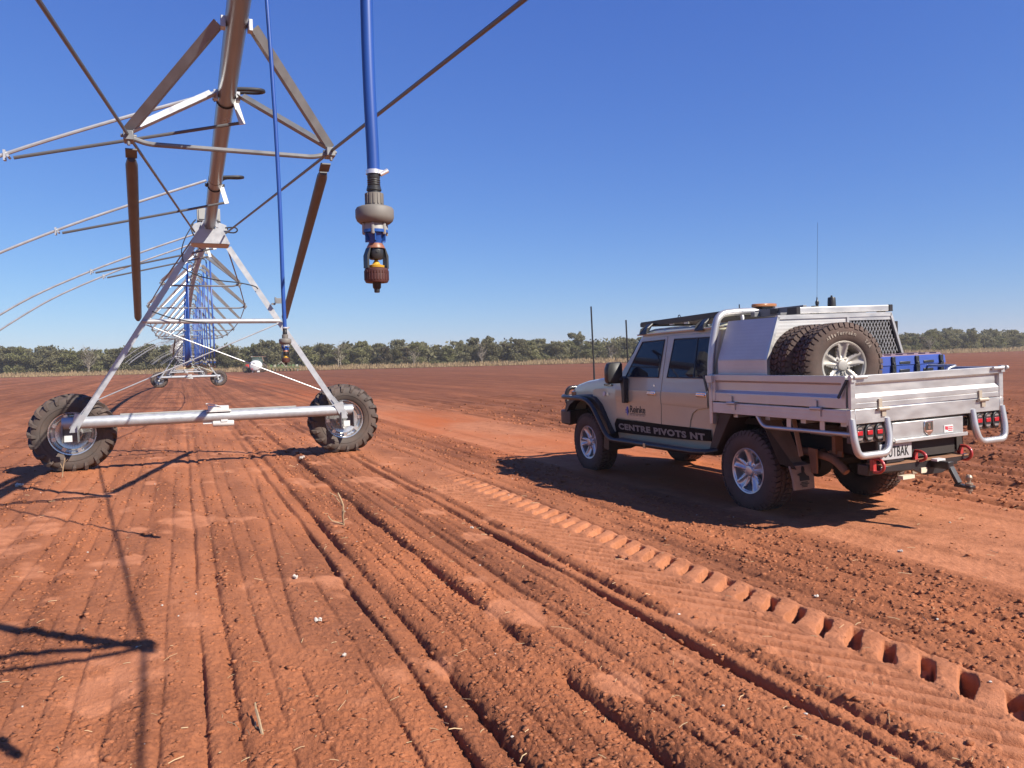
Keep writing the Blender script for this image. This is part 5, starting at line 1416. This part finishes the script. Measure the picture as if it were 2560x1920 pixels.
def limb_tree(rs, h, spread, bare=False):
    """trunk with limbs; returns (MB, tips)"""
    mb = MB(); tips = []
    ns = 1 if not bare else rs.randint(2, 4)
    for s in range(ns):
        b0 = Vector((rs.uniform(-.25, .25) * (ns > 1), rs.uniform(-.2, .2) * (ns > 1), -.1)); lean = Vector((rs.uniform(-.16, .16), rs.uniform(-.16, .16), 1))
        hh = h * rs.uniform(.5, .62) if not bare else h * rs.uniform(.55, .75)
        pts = [b0 + lean * hh * t + Vector((rs.uniform(-.1, .1), rs.uniform(-.1, .1), 0)) * h * .08 for t in (0, .25, .5, .75, 1)]
        r0 = h * (.024 if not bare else .015)
        mb.tube(pts, [r0 * 1.3, r0, r0 * .8, r0 * .6, r0 * .4], 6)
        nb = 7 if not bare else 13
        for k in range(nb):
            t = rs.uniform(.3, 1.0); i = min(3, int(t * 4)); p = pts[i].lerp(pts[i + 1], t * 4 - i)
            a = rs.uniform(0, 2 * PI); up = rs.uniform(.6, 1.3) if bare else rs.uniform(.35, 1.0)
            d = Vector((math.cos(a), math.sin(a), up)).normalized(); ln = spread * rs.uniform(.5, 1.0)
            q = [p, p + d * ln * .5 + Vector((0, 0, ln * .04)), p + d * ln + Vector((0, 0, ln * .14))]
            mb.tube(q, [r0 * .45, r0 * .3, r0 * .12], 5); tips.append(q[-1])
            for kk in range(3 if bare else 1):
                dd = (d + Vector((rs.uniform(-.7, .7), rs.uniform(-.7, .7), rs.uniform(0, .7)))).normalized()
                s0 = q[0].lerp(q[2], rs.uniform(.4, .95)); mb.tube([s0, s0 + dd * ln * rs.uniform(.3, .6)], [r0 * .2, r0 * .06], 4)
    return mb, tips

def tree_proto(seed, h, w, m, n, low=.22, kind='broad', size=.27):
    rs = np.random.RandomState(seed)
    mb, tips = limb_tree(rs, h, w * .38)
    cs, rd = [], []
    nl = 11
    for k in range(nl):
        a = 2 * PI * rs.rand(); r = w * .40 * math.sqrt(rs.rand()); z = h * rs.uniform(low + .12, .86)
        lim = 1 - .45 * abs(z / h - .55) * 2
        cs.append((r * math.cos(a) * lim, r * math.sin(a) * lim, z)); rr = w * rs.uniform(.13, .23)
        rd.append((rr * 1.15, rr * 1.15, rr * rs.uniform(.55, .85)))
    cs.append((0, 0, h * .88)); rd.append((w * .2, w * .2, h * .10))
    for k in range(6):          # skirts of foliage down to the ground
        a = 2 * PI * (k + rs.rand() * .6) / 6; r = w * rs.uniform(.22, .40)
        cs.append((r * math.cos(a), r * math.sin(a), h * rs.uniform(.10, .30))); rd.append((w * .17, w * .17, h * rs.uniform(.12, .20)))
    for k in range(4):          # ragged tips
        a = 2 * PI * rs.rand(); r = w * rs.uniform(.05, .33)
        cs.append((r * math.cos(a), r * math.sin(a), h * rs.uniform(.82, .97))); rd.append((w * .08, w * .08, h * .07))
    return mb.mesh('trunk', BARK, 30), leaf_mesh('crown', cs, rd, n, size, m, rs)

PROTO = []
for i, (m, h, w, low, nm) in enumerate([(LEAF_D, 7.0, 6.6, .05, 0), (LEAF_D, 7.6, 7.4, .03, 0), (LEAF_G, 6.4, 5.8, .06, 1), (LEAF_G, 7.2, 6.4, .10, 1), (LEAF_Y, 6.0, 5.0, .12, 2), (LEAF_B, 6.6, 6.0, .08, 3), (LEAF_D, 8.0, 6.8, .14, 0), (LEAF_Y, 7.0, 6.0, .2, 2)]):
    PROTO.append((*tree_proto(20 + i, h, w, m, 5600, low, size=.24), nm))
TL = ['dense dark olive tree in the woodland edge beyond the field', 'fresh green bushy tree in the woodland edge beyond the field', 'loose yellow green tree in the woodland edge beyond the field', 'dry brownish tree in the woodland edge beyond the field']
def edge_y(x): return 160 + (.0022 * x * x if x > 0 else .00075 * x * x)
rt = random.Random(11)
GR_D = 17.0      # width of the grass strip
TREES = []
def place_tree(x, y, sc, p, row=0):
    tm, cm, nm = PROTO[p]
    t = thing('tree', TL[nm], 'tree', (x, y, 0), (0, 0, rt.uniform(0, 6.28)), ['dark trees beyond the field', 'green trees beyond the field', 'yellowish trees beyond the field', 'brownish trees beyond the field'][nm])
    s = (sc * rt.uniform(.9, 1.1), sc * rt.uniform(.9, 1.1), sc * rt.uniform(.88, 1.06))
    t.scale = s
    link('trunk', tm, t); link('crown', cm, t); TREES.append((1280 + 1923 * x / y, row, nm, t))
def hs(x):   # mean height of the wood, lower towards the right
    return float(np.interp(x, [-170, -90, -50, 0, 60, 130, 220], [.95, .95, .88, .81, .80, .80, .9]))
x = -190.0
while x < 215:
    y = edge_y(x) + GR_D + rt.uniform(0, 5)
    p = rt.choices(range(8), [5, 5, 4, 4, 2, 2, 4, 2] if x > -60 else [6, 6, 3, 3, 1, 3, 5, 1])[0]
    place_tree(x, y, hs(x) * rt.uniform(.78, 1.05), p)
    x += rt.uniform(2.3, 3.9)
x = -195.0
while x < 225:
    place_tree(x, edge_y(x) + GR_D + 9 + rt.uniform(0, 6), hs(x) * rt.uniform(.9, 1.16), rt.choices(range(8), [5, 4, 3, 4, 1, 3, 5, 1])[0], 1)
    x += rt.uniform(3.2, 5.2)
# young shrubs along the edge
SHRUB = [tree_proto(60 + i, 2.6, 3.4, m, 900, .0, size=.2) for i, m in enumerate((LEAF_G, LEAF_D, LEAF_Y))]
SHR = []
x = -185
while x < 205:
    i = rt.choice((0, 0, 1, 2)); 
    t = thing('shrub', ['bright green shrub at the foot of the trees', 'dark shrub at the foot of the trees', 'yellowish shrub at the foot of the trees'][i], 'shrub', (x, edge_y(x) + GR_D - 1.5 + rt.uniform(-1, 2), 0), (0, 0, rt.uniform(0, 6)), 'shrubs along the wood edge')
    t.scale = [rt.uniform(.7, 1.25)] * 3; SHR.append((1280 + 1923 * t.location.x / t.location.y, 2, i, t))
    link('stem', SHRUB[i][0], t); link('foliage', SHRUB[i][1], t)
    x += rt.uniform(6, 15)
# far wood behind, one mass
rs = np.random.RandomState(5)
cs, rd = [], []
for x in np.arange(-230, 270, 3.6):
    for dd in (4, 12, 26, 34):
        hh = 6.6 * hs(x) * rs.uniform(.85, 1.2)
        cs.append((x + rs.uniform(-1.5, 1.5), edge_y(x) + GR_D + dd, hh * .5)); rd.append((3.0, 2.5, hh * .5))
fw = bpy.data.objects.new('woodland', leaf_mesh('woodland', cs, rd, 95000, .42, LEAF_D, rs)); COL.objects.link(fw); fw['kind'] = 'stuff'
# bare pale trees standing out of the edge
def bare_proto(seed, h):
    mb, _ = limb_tree(np.random.RandomState(seed), h, h * .36, True); return mb.mesh('trunk', PALEB, 30)
BARE = [bare_proto(90 + i, 6.4) for i in range(3)]
rr_ = lambda px: (px - 1280) / 1923
for px, lab, sc, k in ((222, 'pale bare tree left of the irrigator among dark bushes', 1.08, 0), (850, 'pale bare tree standing just right of the nearest big tyre', 1.0, 1), (1205, 'leafless white branched tree in the middle of the tree line', .85, 0), (1036, 'bare white trunked tree between green crowns, left of the leafless one', .72, 2),
                       (1530, 'thin pale trunked tree beside the taller truck aerial', .7, 1), (2325, 'pale trunked tree right of the truck canopy mesh', .8, 2)):
    a = rr_(px); y = 170.0
    for _ in range(6): y = edge_y(a * y) + GR_D - 2.5
    t = thing('bare_tree', lab, 'bare tree', (a * y, y, 0), (0, 0, px * .37), 'bare pale trees at the wood edge')
    t.scale = (sc, sc, sc)
    link('trunk', BARE[k], t)
    rs_ = np.random.RandomState(px); cs = [(rs_.uniform(-1.5, 1.5), rs_.uniform(-1.5, 1.5), rs_.uniform(3.2, 6)) for _ in range(9)]
    link('foliage', leaf_mesh('foliage', cs, [(.9, .9, .7)] * 9, 160, .16, LEAF_Y if px % 2 else LEAF_B, rs_), t)

# tell the trees apart: by kind, row and the landmarks they stand between
ZONES = [(-999, -40, 'beyond the left edge of the photo'), (-40, 190, 'at the left edge, left of the pale bare tree'), (190, 365, "between the pale bare tree and the nearest tower's left leg"), (365, 560, 'behind the irrigator towers'),
         (560, 700, 'behind the white tank'), (700, 850, "behind the nearest tower's right leg"), (850, 1036, 'between the right big tyre and the white trunked tree'), (1036, 1205, 'between the two white trunked trees'), (1205, 1375, 'right of the leafless white tree'),
         (1375, 1485, 'just left of the taller truck aerial'), (1485, 1600, 'between the two truck aerials'), (1600, 2225, 'hidden behind the truck'), (2225, 2325, 'right beside the canopy mesh'), (2325, 2490, 'above the truck tailgate'), (2490, 2610, 'at the right edge of the photo'), (2610, 9999, 'beyond the right edge of the photo')]
KIND = ['dark olive', 'green', 'yellowish', 'brownish']
ORDN = ['first', 'second', 'third', 'fourth', 'fifth', 'sixth', 'seventh', 'eighth', 'ninth', 'tenth', 'eleventh', 'twelfth', 'thirteenth', 'fourteenth', 'fifteenth', 'sixteenth', 'last'] + ['last'] * 20
for z0_, z1_, where in ZONES:
    for row in (0, 1):
        for kd in range(4):
            L_ = sorted([q for q in TREES if z0_ <= q[0] < z1_ and q[1] == row and q[2] == kd], key=lambda q: q[0])
            for n_, q in enumerate(L_):
                q[3]['label'] = '%s%s %s tree %s' % ((ORDN[n_] + ' ') if len(L_) > 1 else 'only ', 'front' if row == 0 else 'rear', KIND[kd], where)
for z0_, z1_, where in ZONES:
    for kd in range(3):
        L_ = sorted([q for q in SHR if z0_ <= q[0] < z1_ and q[2] == kd], key=lambda q: q[0])
        for n_, q in enumerate(L_):
            q[3]['label'] = '%s low %s shrub %s' % ((ORDN[n_] + '') if len(L_) > 1 else 'only', ('bright green', 'dark', 'yellowish')[kd], where)
# dry grass between field and wood
def build_grass():
    rs = np.random.RandomState(8); n = 52000
    x = rs.uniform(-200, 230, n); e = 160 + np.where(x > 0, .0022 * x * x, .00075 * x * x)
    d = rs.rand(n) ** 1.25 * (GR_D + 5); y = e + d - .5 + .8 * np.sin(x * .7) * .4
    cl = vnoise(x * .35, y * .35, 7)
    h = (.25 + .85 * rs.rand(n) * np.clip(d / 3, .2, 1)) * (.6 + .7 * cl)
    w = .05 + .11 * rs.rand(n); a = rs.uniform(0, PI, n); lx = rs.normal(0, .22, n) * h; ly = rs.normal(0, .22, n) * h
    dx = np.cos(a) * w; dy = np.sin(a) * w
    z0 = np.full(n, -.03)
    v = np.stack([np.stack([x - dx, y - dy, z0], 1), np.stack([x + dx, y + dy, z0], 1), np.stack([x + lx + dx * .35, y + ly + dy * .35, h], 1), np.stack([x + lx - dx * .35, y + ly - dy * .35, h], 1)], 1).reshape(-1, 3)
    me = bpy.data.meshes.new('dry_grass'); me.vertices.add(4 * n); me.loops.add(4 * n); me.polygons.add(n)
    me.vertices.foreach_set('co', v.astype(np.float32).ravel()); me.loops.foreach_set('vertex_index', np.arange(4 * n, dtype=np.int32)); me.polygons.foreach_set('loop_start', np.arange(n, dtype=np.int32) * 4); me.update(calc_edges=True)
    m = leaf_mat('dry_grass', (.28, .195, .105), (.40, .295, .165), (.52, .40, .235)); me.materials.append(m)
    o = bpy.data.objects.new('dry_grass', me); COL.objects.link(o); o['kind'] = 'stuff'
build_grass()
# bare strip of pale earth under the grass
xs = np.linspace(-260, 300, 90)
mb = MB()
for a, b in zip(xs[:-1], xs[1:]):
    mb.add([(a, edge_y(a) - 1.0, .035), (b, edge_y(b) - 1.0, .035), (b, edge_y(b) + 60, .035), (a, edge_y(a) + 60, .035)], [(0, 1, 2, 3)])
o = mb.build('grass_verge', mat('verge_earth', (.27, .165, .09), .95, var=.2, vscale=.6), None); o['kind'] = 'structure'

# ------------------------------------------------------------------ tractor and gear at the far edge
TG = mat('tractor_green', (.045, .085, .035), .45, dust=.3)
TGL = mat('tractor_glass', (.10, .14, .13), .15)
TW = mat('white_tank', (.60, .60, .60), .35)
def at_px(px, y): return (px - 1280) / 1923 * y
ty = 146.0
tr = thing('tractor', 'dark green tractor carrying a round white tank, parked at the field edge', 'tractor', (at_px(640, ty), ty, 0), (0, 0, R(178)))
b = MB().box((.2, 0, 1.35), (2.6, .8, .75)).box((1.35, 0, 1.5), (1.5, .75, .85)).box((-.9, 0, 1.1), (1.2, 1.6, .5)); b.build('body', TG, tr, bevel=.08)
b = MB().loft([rrect(-1.15, .35, .78, 1.5, .1), rrect(-1.15, .30, .80, 2.75, .1)]); b.build('cab_glass', TGL, tr)
b = MB().loft([rrect(-1.3, .45, .88, 2.76, .12), rrect(-1.25, .40, .84, 2.92, .14)]); 
for x in (-1.1, .3):
    for y in (-.76, .76): b.box((x, y, 2.1), (.09, .09, 1.3))
b.build('cab_frame', mat('cab_green', (.05, .08, .05), .5), tr)
for y in (-.5, .5): MB().box((.42, y, 2.98), (.12, .2, .14)).build('work_lamp', STICKW, tr)
MB().tube([(1.6, .25, 1.8), (1.6, .25, 2.7)], .05, 8).build('exhaust_stack', BLACKP, tr)
for x, y, r_, w_ in ((-1.0, .95, .86, .5), (-1.0, -.95, .86, .5), (1.5, .85, .62, .38), (1.5, -.85, .62, .38)):
    w = link('wheel', None, tr); w.location = (x, y, r_)
    Mw = Matrix.Rotation(R(90), 4, 'X')
    mb = MB().lathe([(r_ * .55, -w_ / 2), (r_ * .9, -w_ / 2), (r_, -w_ / 3), (r_, w_ / 3), (r_ * .9, w_ / 2), (r_ * .55, w_ / 2)], 28, Mw, closed=True)
    for k in range(18):
        a = 2 * PI * k / 18; mb.box((0, 0, 0), (.05, w_ * .5, .09), Matrix.Translation((r_ * math.cos(a), w_ * .2 * (-1) ** k, r_ * math.sin(a))) @ Matrix.Rotation(-a + .4, 4, 'Y'))
    mb.build('tyre', TYREM, w)
    MB().lathe([(r_ * .56, -.1), (r_ * .5, .05), (0, .05)], 20, Mw).build('rim', mat('rim_yellow_%d' % int(x * 10 + y * 100), (.13, .11, .05), .5), w)
tk = MB().lathe([(0, -.9), (.75, -.86), (.98, -.72), (1.0, -.6), (1.0, .6), (.98, .72), (.75, .86), (0, .9)], 32, Matrix.Translation((-.75, 1.75, 1.25)) @ Matrix.Rotation(R(90), 4, 'X')).build('tank', TW, tr, smooth=50)
MB().box((-.75, 2.66, 1.75), (.35, .02, .18)).build('tank_print', mat('grey_print', (.45, .45, .45), .5), tk)
MB().box((-.35, 2.62, .68), (.42, .04, .14)).build('tank_label', STICKR, tk)
MB().box((-.75, 1.75, .55), (1.3, 1.5, .12)).box((-1.2, 1.75, .3), (.12, 1.2, .5)).box((-.3, 1.75, .3), (.12, 1.2, .5)).build('tank_frame', TW, tr)
bm_ = MB().tube([(-2.2, .3, 2.95), (.8, .3, 2.98)], .05, 6).tube([(-1.5, .3, 2.95), (-1.9, .8, 2.0)], .05, 6); bm_.build('boom_arm', mat('dull_red_steel', (.25, .14, .10), .6), tr)
fr2 = thing('front_weight_unit', 'red front mounted unit with black frame at the nose of the green tractor', 'tractor unit', (at_px(622, ty), ty - .3, 0), (0, 0, R(178)))
MB().box((0, 0, 1.05), (.55, .7, .95)).lathe([(.26, -.3), (.30, 0), (.26, .3)], 16, Matrix.Translation((.1, 0, 1.0)) @ Matrix.Rotation(R(90), 4, 'X')).build('cover', mat('unit_red', (.55, .04, .04), .45), fr2, bevel=.05)
MB().box((.45, 0, .8), (.35, .7, .9)).box((.2, 0, .25), (.9, .6, .12)).tube([(.6, .3, 0), (.4, .3, .6)], .06, 6).tube([(.6, -.3, 0), (.4, -.3, .6)], .06, 6).box((-.3, 0, .1), (.2, .6, .2)).build('frame', BLACKP, fr2, bevel=.02)
imp = thing('planter_implement', 'low green folded implement hitched behind the tractor', 'farm implement', (at_px(712, ty + 2), ty + 2, 0), (0, 0, R(2)))
b = MB().beam((-3.0, 0, .75), (2.9, 0, .75), .18, .18).beam((-2.6, .6, 1.05), (2.6, .6, 1.1), .12, .12).tube([(-3.6, 0, .7), (-2.6, 0, .75)], .07, 6)
b.build('toolbar', mat('implement_green', (.09, .15, .06), .6, dust=.3), imp)
for k in range(8):
    xk = -2.5 + k * .7
    b = MB().beam((xk, 0, .8), (xk, .5, .35), .08, .10, (1, 0, 0)).box((xk, .1, 1.15), (.35, .4, .4)).lathe([(0, -.05), (.26, -.05), (.26, .05), (0, .05)], 14, Matrix.Translation((xk, .55, .26)) @ Matrix.Rotation(R(90), 4, 'Y'))
    b.build('row_unit', mat('row_unit_%d' % (k % 3), ((.13, .20, .08), (.35, .36, .28), (.07, .12, .05))[k % 3], .6), imp)
MB().tube([(-1.4, .3, 1.2), (-.6, .3, 1.9)], .06, 6).tube([(-.6, .3, 1.9), (.1, .3, 1.1)], .05, 6).build('marker_arm', mat('arm_grey', (.4, .36, .3), .6), imp)
py_ = 168.0
pk = thing('tan_vehicle', 'tan boxy machine parked by the grass behind the farthest drive tower', 'farm vehicle', (at_px(450, py_), py_, 0), (0, 0, R(172)))
b = MB().prism([(-1.6, .55), (1.3, .55), (1.3, 1.05), (.95, 1.35), (.8, 1.75), (-1.4, 1.75), (-1.6, 1.4)], -.8, .8, Matrix.Rotation(R(90), 4, 'X')); b.build('body', mat('tan_paint', (.48, .36, .22), .5, dust=.3), pk, bevel=.06)
MB().box((0, -.81, 1.45), (.5, .03, .3)).box((0, .81, 1.45), (.5, .03, .3)).build('window', TGL, pk)
for x in (-1.0, .85):
    for y in (-.75, .75):
        MB().lathe([(.12, -.13), (.4, -.13), (.42, 0), (.4, .13), (.12, .13)], 20, Matrix.Translation((x, y, .4)) @ Matrix.Rotation(R(90), 4, 'X'), closed=True).build('wheel', TYREM, pk)
gt = thing('farm_trailer', 'dull green wheeled trailer right of the tan machine behind the far towers', 'trailer', (at_px(474, py_), py_, 0), (0, 0, R(175)))
MB().box((0, 0, .95), (2.2, 1.4, .35)).box((-.3, 0, 1.4), (.9, .9, .6)).tube([(-1.2, 0, .8), (-1.9, 0, .6)], .06, 6).build('deck', TG, gt, bevel=.04)
for x in (-.5, .5):
    for y in (-.75, .75):
        MB().lathe([(.2, -.14), (.46, -.14), (.5, 0), (.46, .14), (.2, .14)], 20, Matrix.Translation((x, y, .5)) @ Matrix.Rotation(R(90), 4, 'X'), closed=True).lathe([(.22, -.05), (.0, -.02)], 14, Matrix.Translation((x, y, .5)) @ Matrix.Rotation(R(90), 4, 'X')).build('wheel', mat('trailer_wheel_%d' % int(x * 10 + y * 100), (.16, .11, .07), .8), gt)
# heap of earth
rs = np.random.RandomState(3)
g = MB(); nn = 14
vs = [(0, 0, 1.1)]; fs = []
for ring, (r_, z_) in enumerate(((.9, .95), (1.7, .55), (2.6, -.05))):
    for k in range(nn): a = 2 * PI * k / nn; q = r_ * rs.uniform(.85, 1.15); vs.append((q * math.cos(a), q * .7 * math.sin(a), z_ * rs.uniform(.8, 1.1) if z_ > 0 else z_))
for k in range(nn): fs.append((0, 1 + k, 1 + (k + 1) % nn))
for ring in range(2):
    for k in range(nn): a = 1 + ring * nn; fs.append((a + k, a + nn + k, a + nn + (k + 1) % nn, a + (k + 1) % nn))
heap = g.add(vs, fs).build('earth_heap', mat('heap_soil', (.33, .19, .10), .95, var=.2), None); heap.location = (at_px(505, py_), py_ - 4, 0)
tag(heap, 'brown heap of earth by the grass, above the second tower’s right tyre', 'earth heap')

# ------------------------------------------------------------------ litter on the soil
STRAW = mat('dry_straw', (.40, .28, .155), .8, var=.25, vscale=3)
TWIG = mat('dry_twig', (.32, .22, .125), .8, var=.2, vscale=20)
LINT = mat('cotton_lint', (.46, .41, .36), .95, var=.1, vscale=60)
def ground_z(x, y):
    h, _, _ = soil(np.array([float(x)]), np.array([float(y)]), np.array([.004])); return float(h[0])
def scatter(n, r0, r1, amax=40, seed=1):
    rs = np.random.RandomState(seed)
    a = np.radians(rs.uniform(-amax, amax, n)); r = np.sqrt(rs.rand(n) * (r1 ** 2 - r0 ** 2) + r0 ** 2) if r1 < 6 else np.exp(rs.uniform(math.log(r0), math.log(r1), n))
    x = r * np.sin(a); y = r * np.cos(a); h, _, _ = soil(x, y, np.full(n, .01)); return rs, x, y, h
# loose clods lying on the tilled soil
def build_clods():
    rs = np.random.RandomState(31)
    n = 330000
    a = np.radians(rs.uniform(-39, 39, n)); r = np.exp(rs.uniform(math.log(2.3), math.log(30), n))
    x = r * np.sin(a); y = r * np.cos(a)
    h, de = soil(x, y, np.full(n, .012), True)
    keep = rs.rand(n) < np.clip(de, .04, 1) ** 1.6 * .42 * np.clip((30 - r) / 18, 0, 1)
    x, y, h, r = x[keep], y[keep], h[keep], r[keep]
    n = min(len(x), 76000); x, y, h, r = x[:n], y[:n], h[:n], r[:n]
    tv = np.clip(((x - QX) * VX + (y - QY) * VY - 6.6) / .5, 0, 1)
    sz = (.0012 + (.0075 + .003 * tv) * rs.rand(n) ** 5) * (1 + .085 * r)
    C = np.array([(i, j, k) for i in (-1, 1) for j in (-1, 1) for k in (-1, 1)], float)
    v = C[None] * (.55 + .75 * rs.rand(n, 8, 1)) + rs.normal(0, .18, (n, 8, 3))
    th = rs.uniform(0, 2 * PI, n); ct, st = np.cos(th)[:, None], np.sin(th)[:, None]
    vx = v[..., 0] * ct - v[..., 1] * st; vy = v[..., 0] * st + v[..., 1] * ct
    v = np.stack([vx * (.8 + .7 * rs.rand(n, 1)), vy, v[..., 2] * (.5 + .4 * rs.rand(n, 1))], -1) * sz[:, None, None]
    v += np.stack([x, y, h + sz * .22], 1)[:, None, :]
    F = np.array([(0, 1, 3, 2), (4, 6, 7, 5), (0, 4, 5, 1), (2, 3, 7, 6), (0, 2, 6, 4), (1, 5, 7, 3)])
    f = (F[None] + (np.arange(n) * 8)[:, None, None]).reshape(-1, 4)
    me = bpy.data.meshes.new('soil_clods'); me.vertices.add(8 * n); me.loops.add(f.size); me.polygons.add(len(f))
    me.vertices.foreach_set('co', v.astype(np.float32).ravel()); me.loops.foreach_set('vertex_index', f.astype(np.int32).ravel()); me.polygons.foreach_set('loop_start', np.arange(len(f), dtype=np.int32) * 4)
    me.update(calc_edges=True); me.materials.append(SOILM)
    at = me.attributes.new('dusty', 'FLOAT', 'POINT'); at.data.foreach_set('value', np.repeat(.25 + .5 * rs.rand(n), 8).astype(np.float32))
    o = bpy.data.objects.new('soil_clods', me); COL.objects.link(o); o['kind'] = 'stuff'
build_clods()
rs, X_, Y_, H_ = scatter(750, 2.2, 26, seed=2)
mb = MB()
for x, y, h in zip(X_, Y_, H_):
    L_ = rs.uniform(.015, .09) * (1.4 if rs.rand() < .08 else .8); a = rs.uniform(0, 2 * PI); tl = rs.uniform(-.25, .35)
    d = Vector((math.cos(a), math.sin(a), tl)); p = Vector((x, y, h + .006)); mid = p + d * L_ * .5 + Vector((rs.uniform(-.1, .1), rs.uniform(-.1, .1), .05)) * L_
    mb.tube([p, mid, p + d * L_], rs.uniform(.0009, .0022), 3)
o = mb.build('straw_litter', STRAW, None, recalc=False); o['kind'] = 'stuff'
rs, X_, Y_, H_ = scatter(100, 2.3, 22, seed=9)
mb = MB()
ico = bmesh.new(); bmesh.ops.create_icosphere(ico, subdivisions=1, radius=1); IV = [v.co.copy() for v in ico.verts]; IFc = [tuple(v.index for v in f.verts) for f in ico.faces]; ico.free()
for x, y, h in zip(X_, Y_, H_):
    r_ = rs.uniform(.003, .009); mb.add([(x + v.x * r_ * rs.uniform(.6, 1.5), y + v.y * r_ * rs.uniform(.6, 1.5), h + .004 + v.z * r_ * .7) for v in IV], IFc)
o = mb.build('lint_specks', LINT, None, recalc=False); o['kind'] = 'stuff'
# bigger tufts of lint
for k, (x, y, s_, lab) in enumerate(((-1.583, 5.475, .020, 'white cotton tuft on the soil right of the long straight furrows, mid foreground'), (-1.197, 4.557, .020, 'white cotton tuft in the foreground below the other one, by a crumbly furrow'), (-.92, 4.0, .015, 'small white cotton tuft low in the foreground furrow'),
        (-6.595, 10.197, .045, 'white lint clump in front of the left big tyre'), (-3.426, 12.40, .035, 'white lint clump at the foot of the right big tyre'), (2.943, 5.85, .016, 'white flake on the orange wheel lane right of the truck'), (1.887, 4.811, .014, 'white flake on clods beside the tractor lug track'), (-.401, 7.04, .016, 'pale tuft by the furrow left of the lug track'))):
    rs2 = np.random.RandomState(k); g = MB(); z = ground_z(x, y)
    for q in range(7):
        c = Vector((rs2.uniform(-1, 1), rs2.uniform(-1, 1), rs2.uniform(0, .8))) * s_ * .8; r_ = s_ * rs2.uniform(.35, .7)
        g.add([tuple(c + v * r_ * rs2.uniform(.7, 1.25)) for v in IV], IFc)
    o = g.build('cotton_tuft', LINT, None, smooth=0, recalc=False); o.location = (x, y, z + s_ * .3); tag(o, lab, 'cotton tuft', 'cotton tufts on the soil')
def stalk(name, label, x, y, branches, m=TWIG):
    g = MB()
    for pts, r_ in branches: g.tube(smooth_path(pts, 3), r_, 5)
    o = g.build(name, m, None, recalc=False); o.location = (x, y, ground_z(x, y) - .01); tag(o, label, 'dry stalk')
stalk('dry_stalk', 'upright dead cotton stalk with twigs, in front of the right big tyre', -1.64, 7.30, [([(0, 0, 0), (-.01, .0, .12), (.0, 0, .2), (-.05, .01, .32)], .008), ([(0, 0, .02), (.0, -.02, .1), (.015, -.02, .16)], .007), ([(0, 0, .19), (-.09, .02, .30)], .004), ([(0, 0, .02), (-.10, -.03, .06), (-.14, -.03, .11)], .005), ([(-.05, .01, .28), (-.13, 0, .33)], .003), ([(0, 0, .03), (-.09, .02, .04)], .005)])
stalk('dry_stalk', 'short dry straw stalk leaning before the left big tyre', -6.46, 10.95, [([(0, 0, 0), (.02, 0, .15), (.05, 0, .28)], .007), ([(.02, 0, .1), (-.02, 0, .2)], .004), ([(.03, 0, .2), (.09, 0, .26)], .004)])
stalk('fallen_stick', 'fallen grey brown stick lying in the left foreground', -1.15, 3.30, [([(.0, .0, .05), (.03, -.06, .04), (.075, -.15, .012)], .006), ([(0, 0, .05), (-.008, .015, .075)], .004), ([(.01, -.04, .015), (.03, -.09, .015), (.07, -.11, .01)], .003)])

# ------------------------------------------------------------------ thin dust haze over the field
hz = MB().box((0, 0, 6.0), (1900, 1900, 16.0)).build('haze', None, None, smooth=0)
hm = bpy.data.materials.new('haze'); hm.use_nodes = True; hm.node_tree.nodes.clear()
ho = hm.node_tree.nodes.new('ShaderNodeOutputMaterial'); hv = hm.node_tree.nodes.new('ShaderNodeVolumePrincipled')
hv.inputs['Color'].default_value = (.98, .93, .86, 1); hv.inputs['Density'].default_value = 0.00048; hv.inputs['Anisotropy'].default_value = 0.2
hm.node_tree.links.new(hv.outputs[0], ho.inputs['Volume'])
hz.data.materials.append(hm); hz['kind'] = 'stuff'; hz.display_type = 'WIRE'
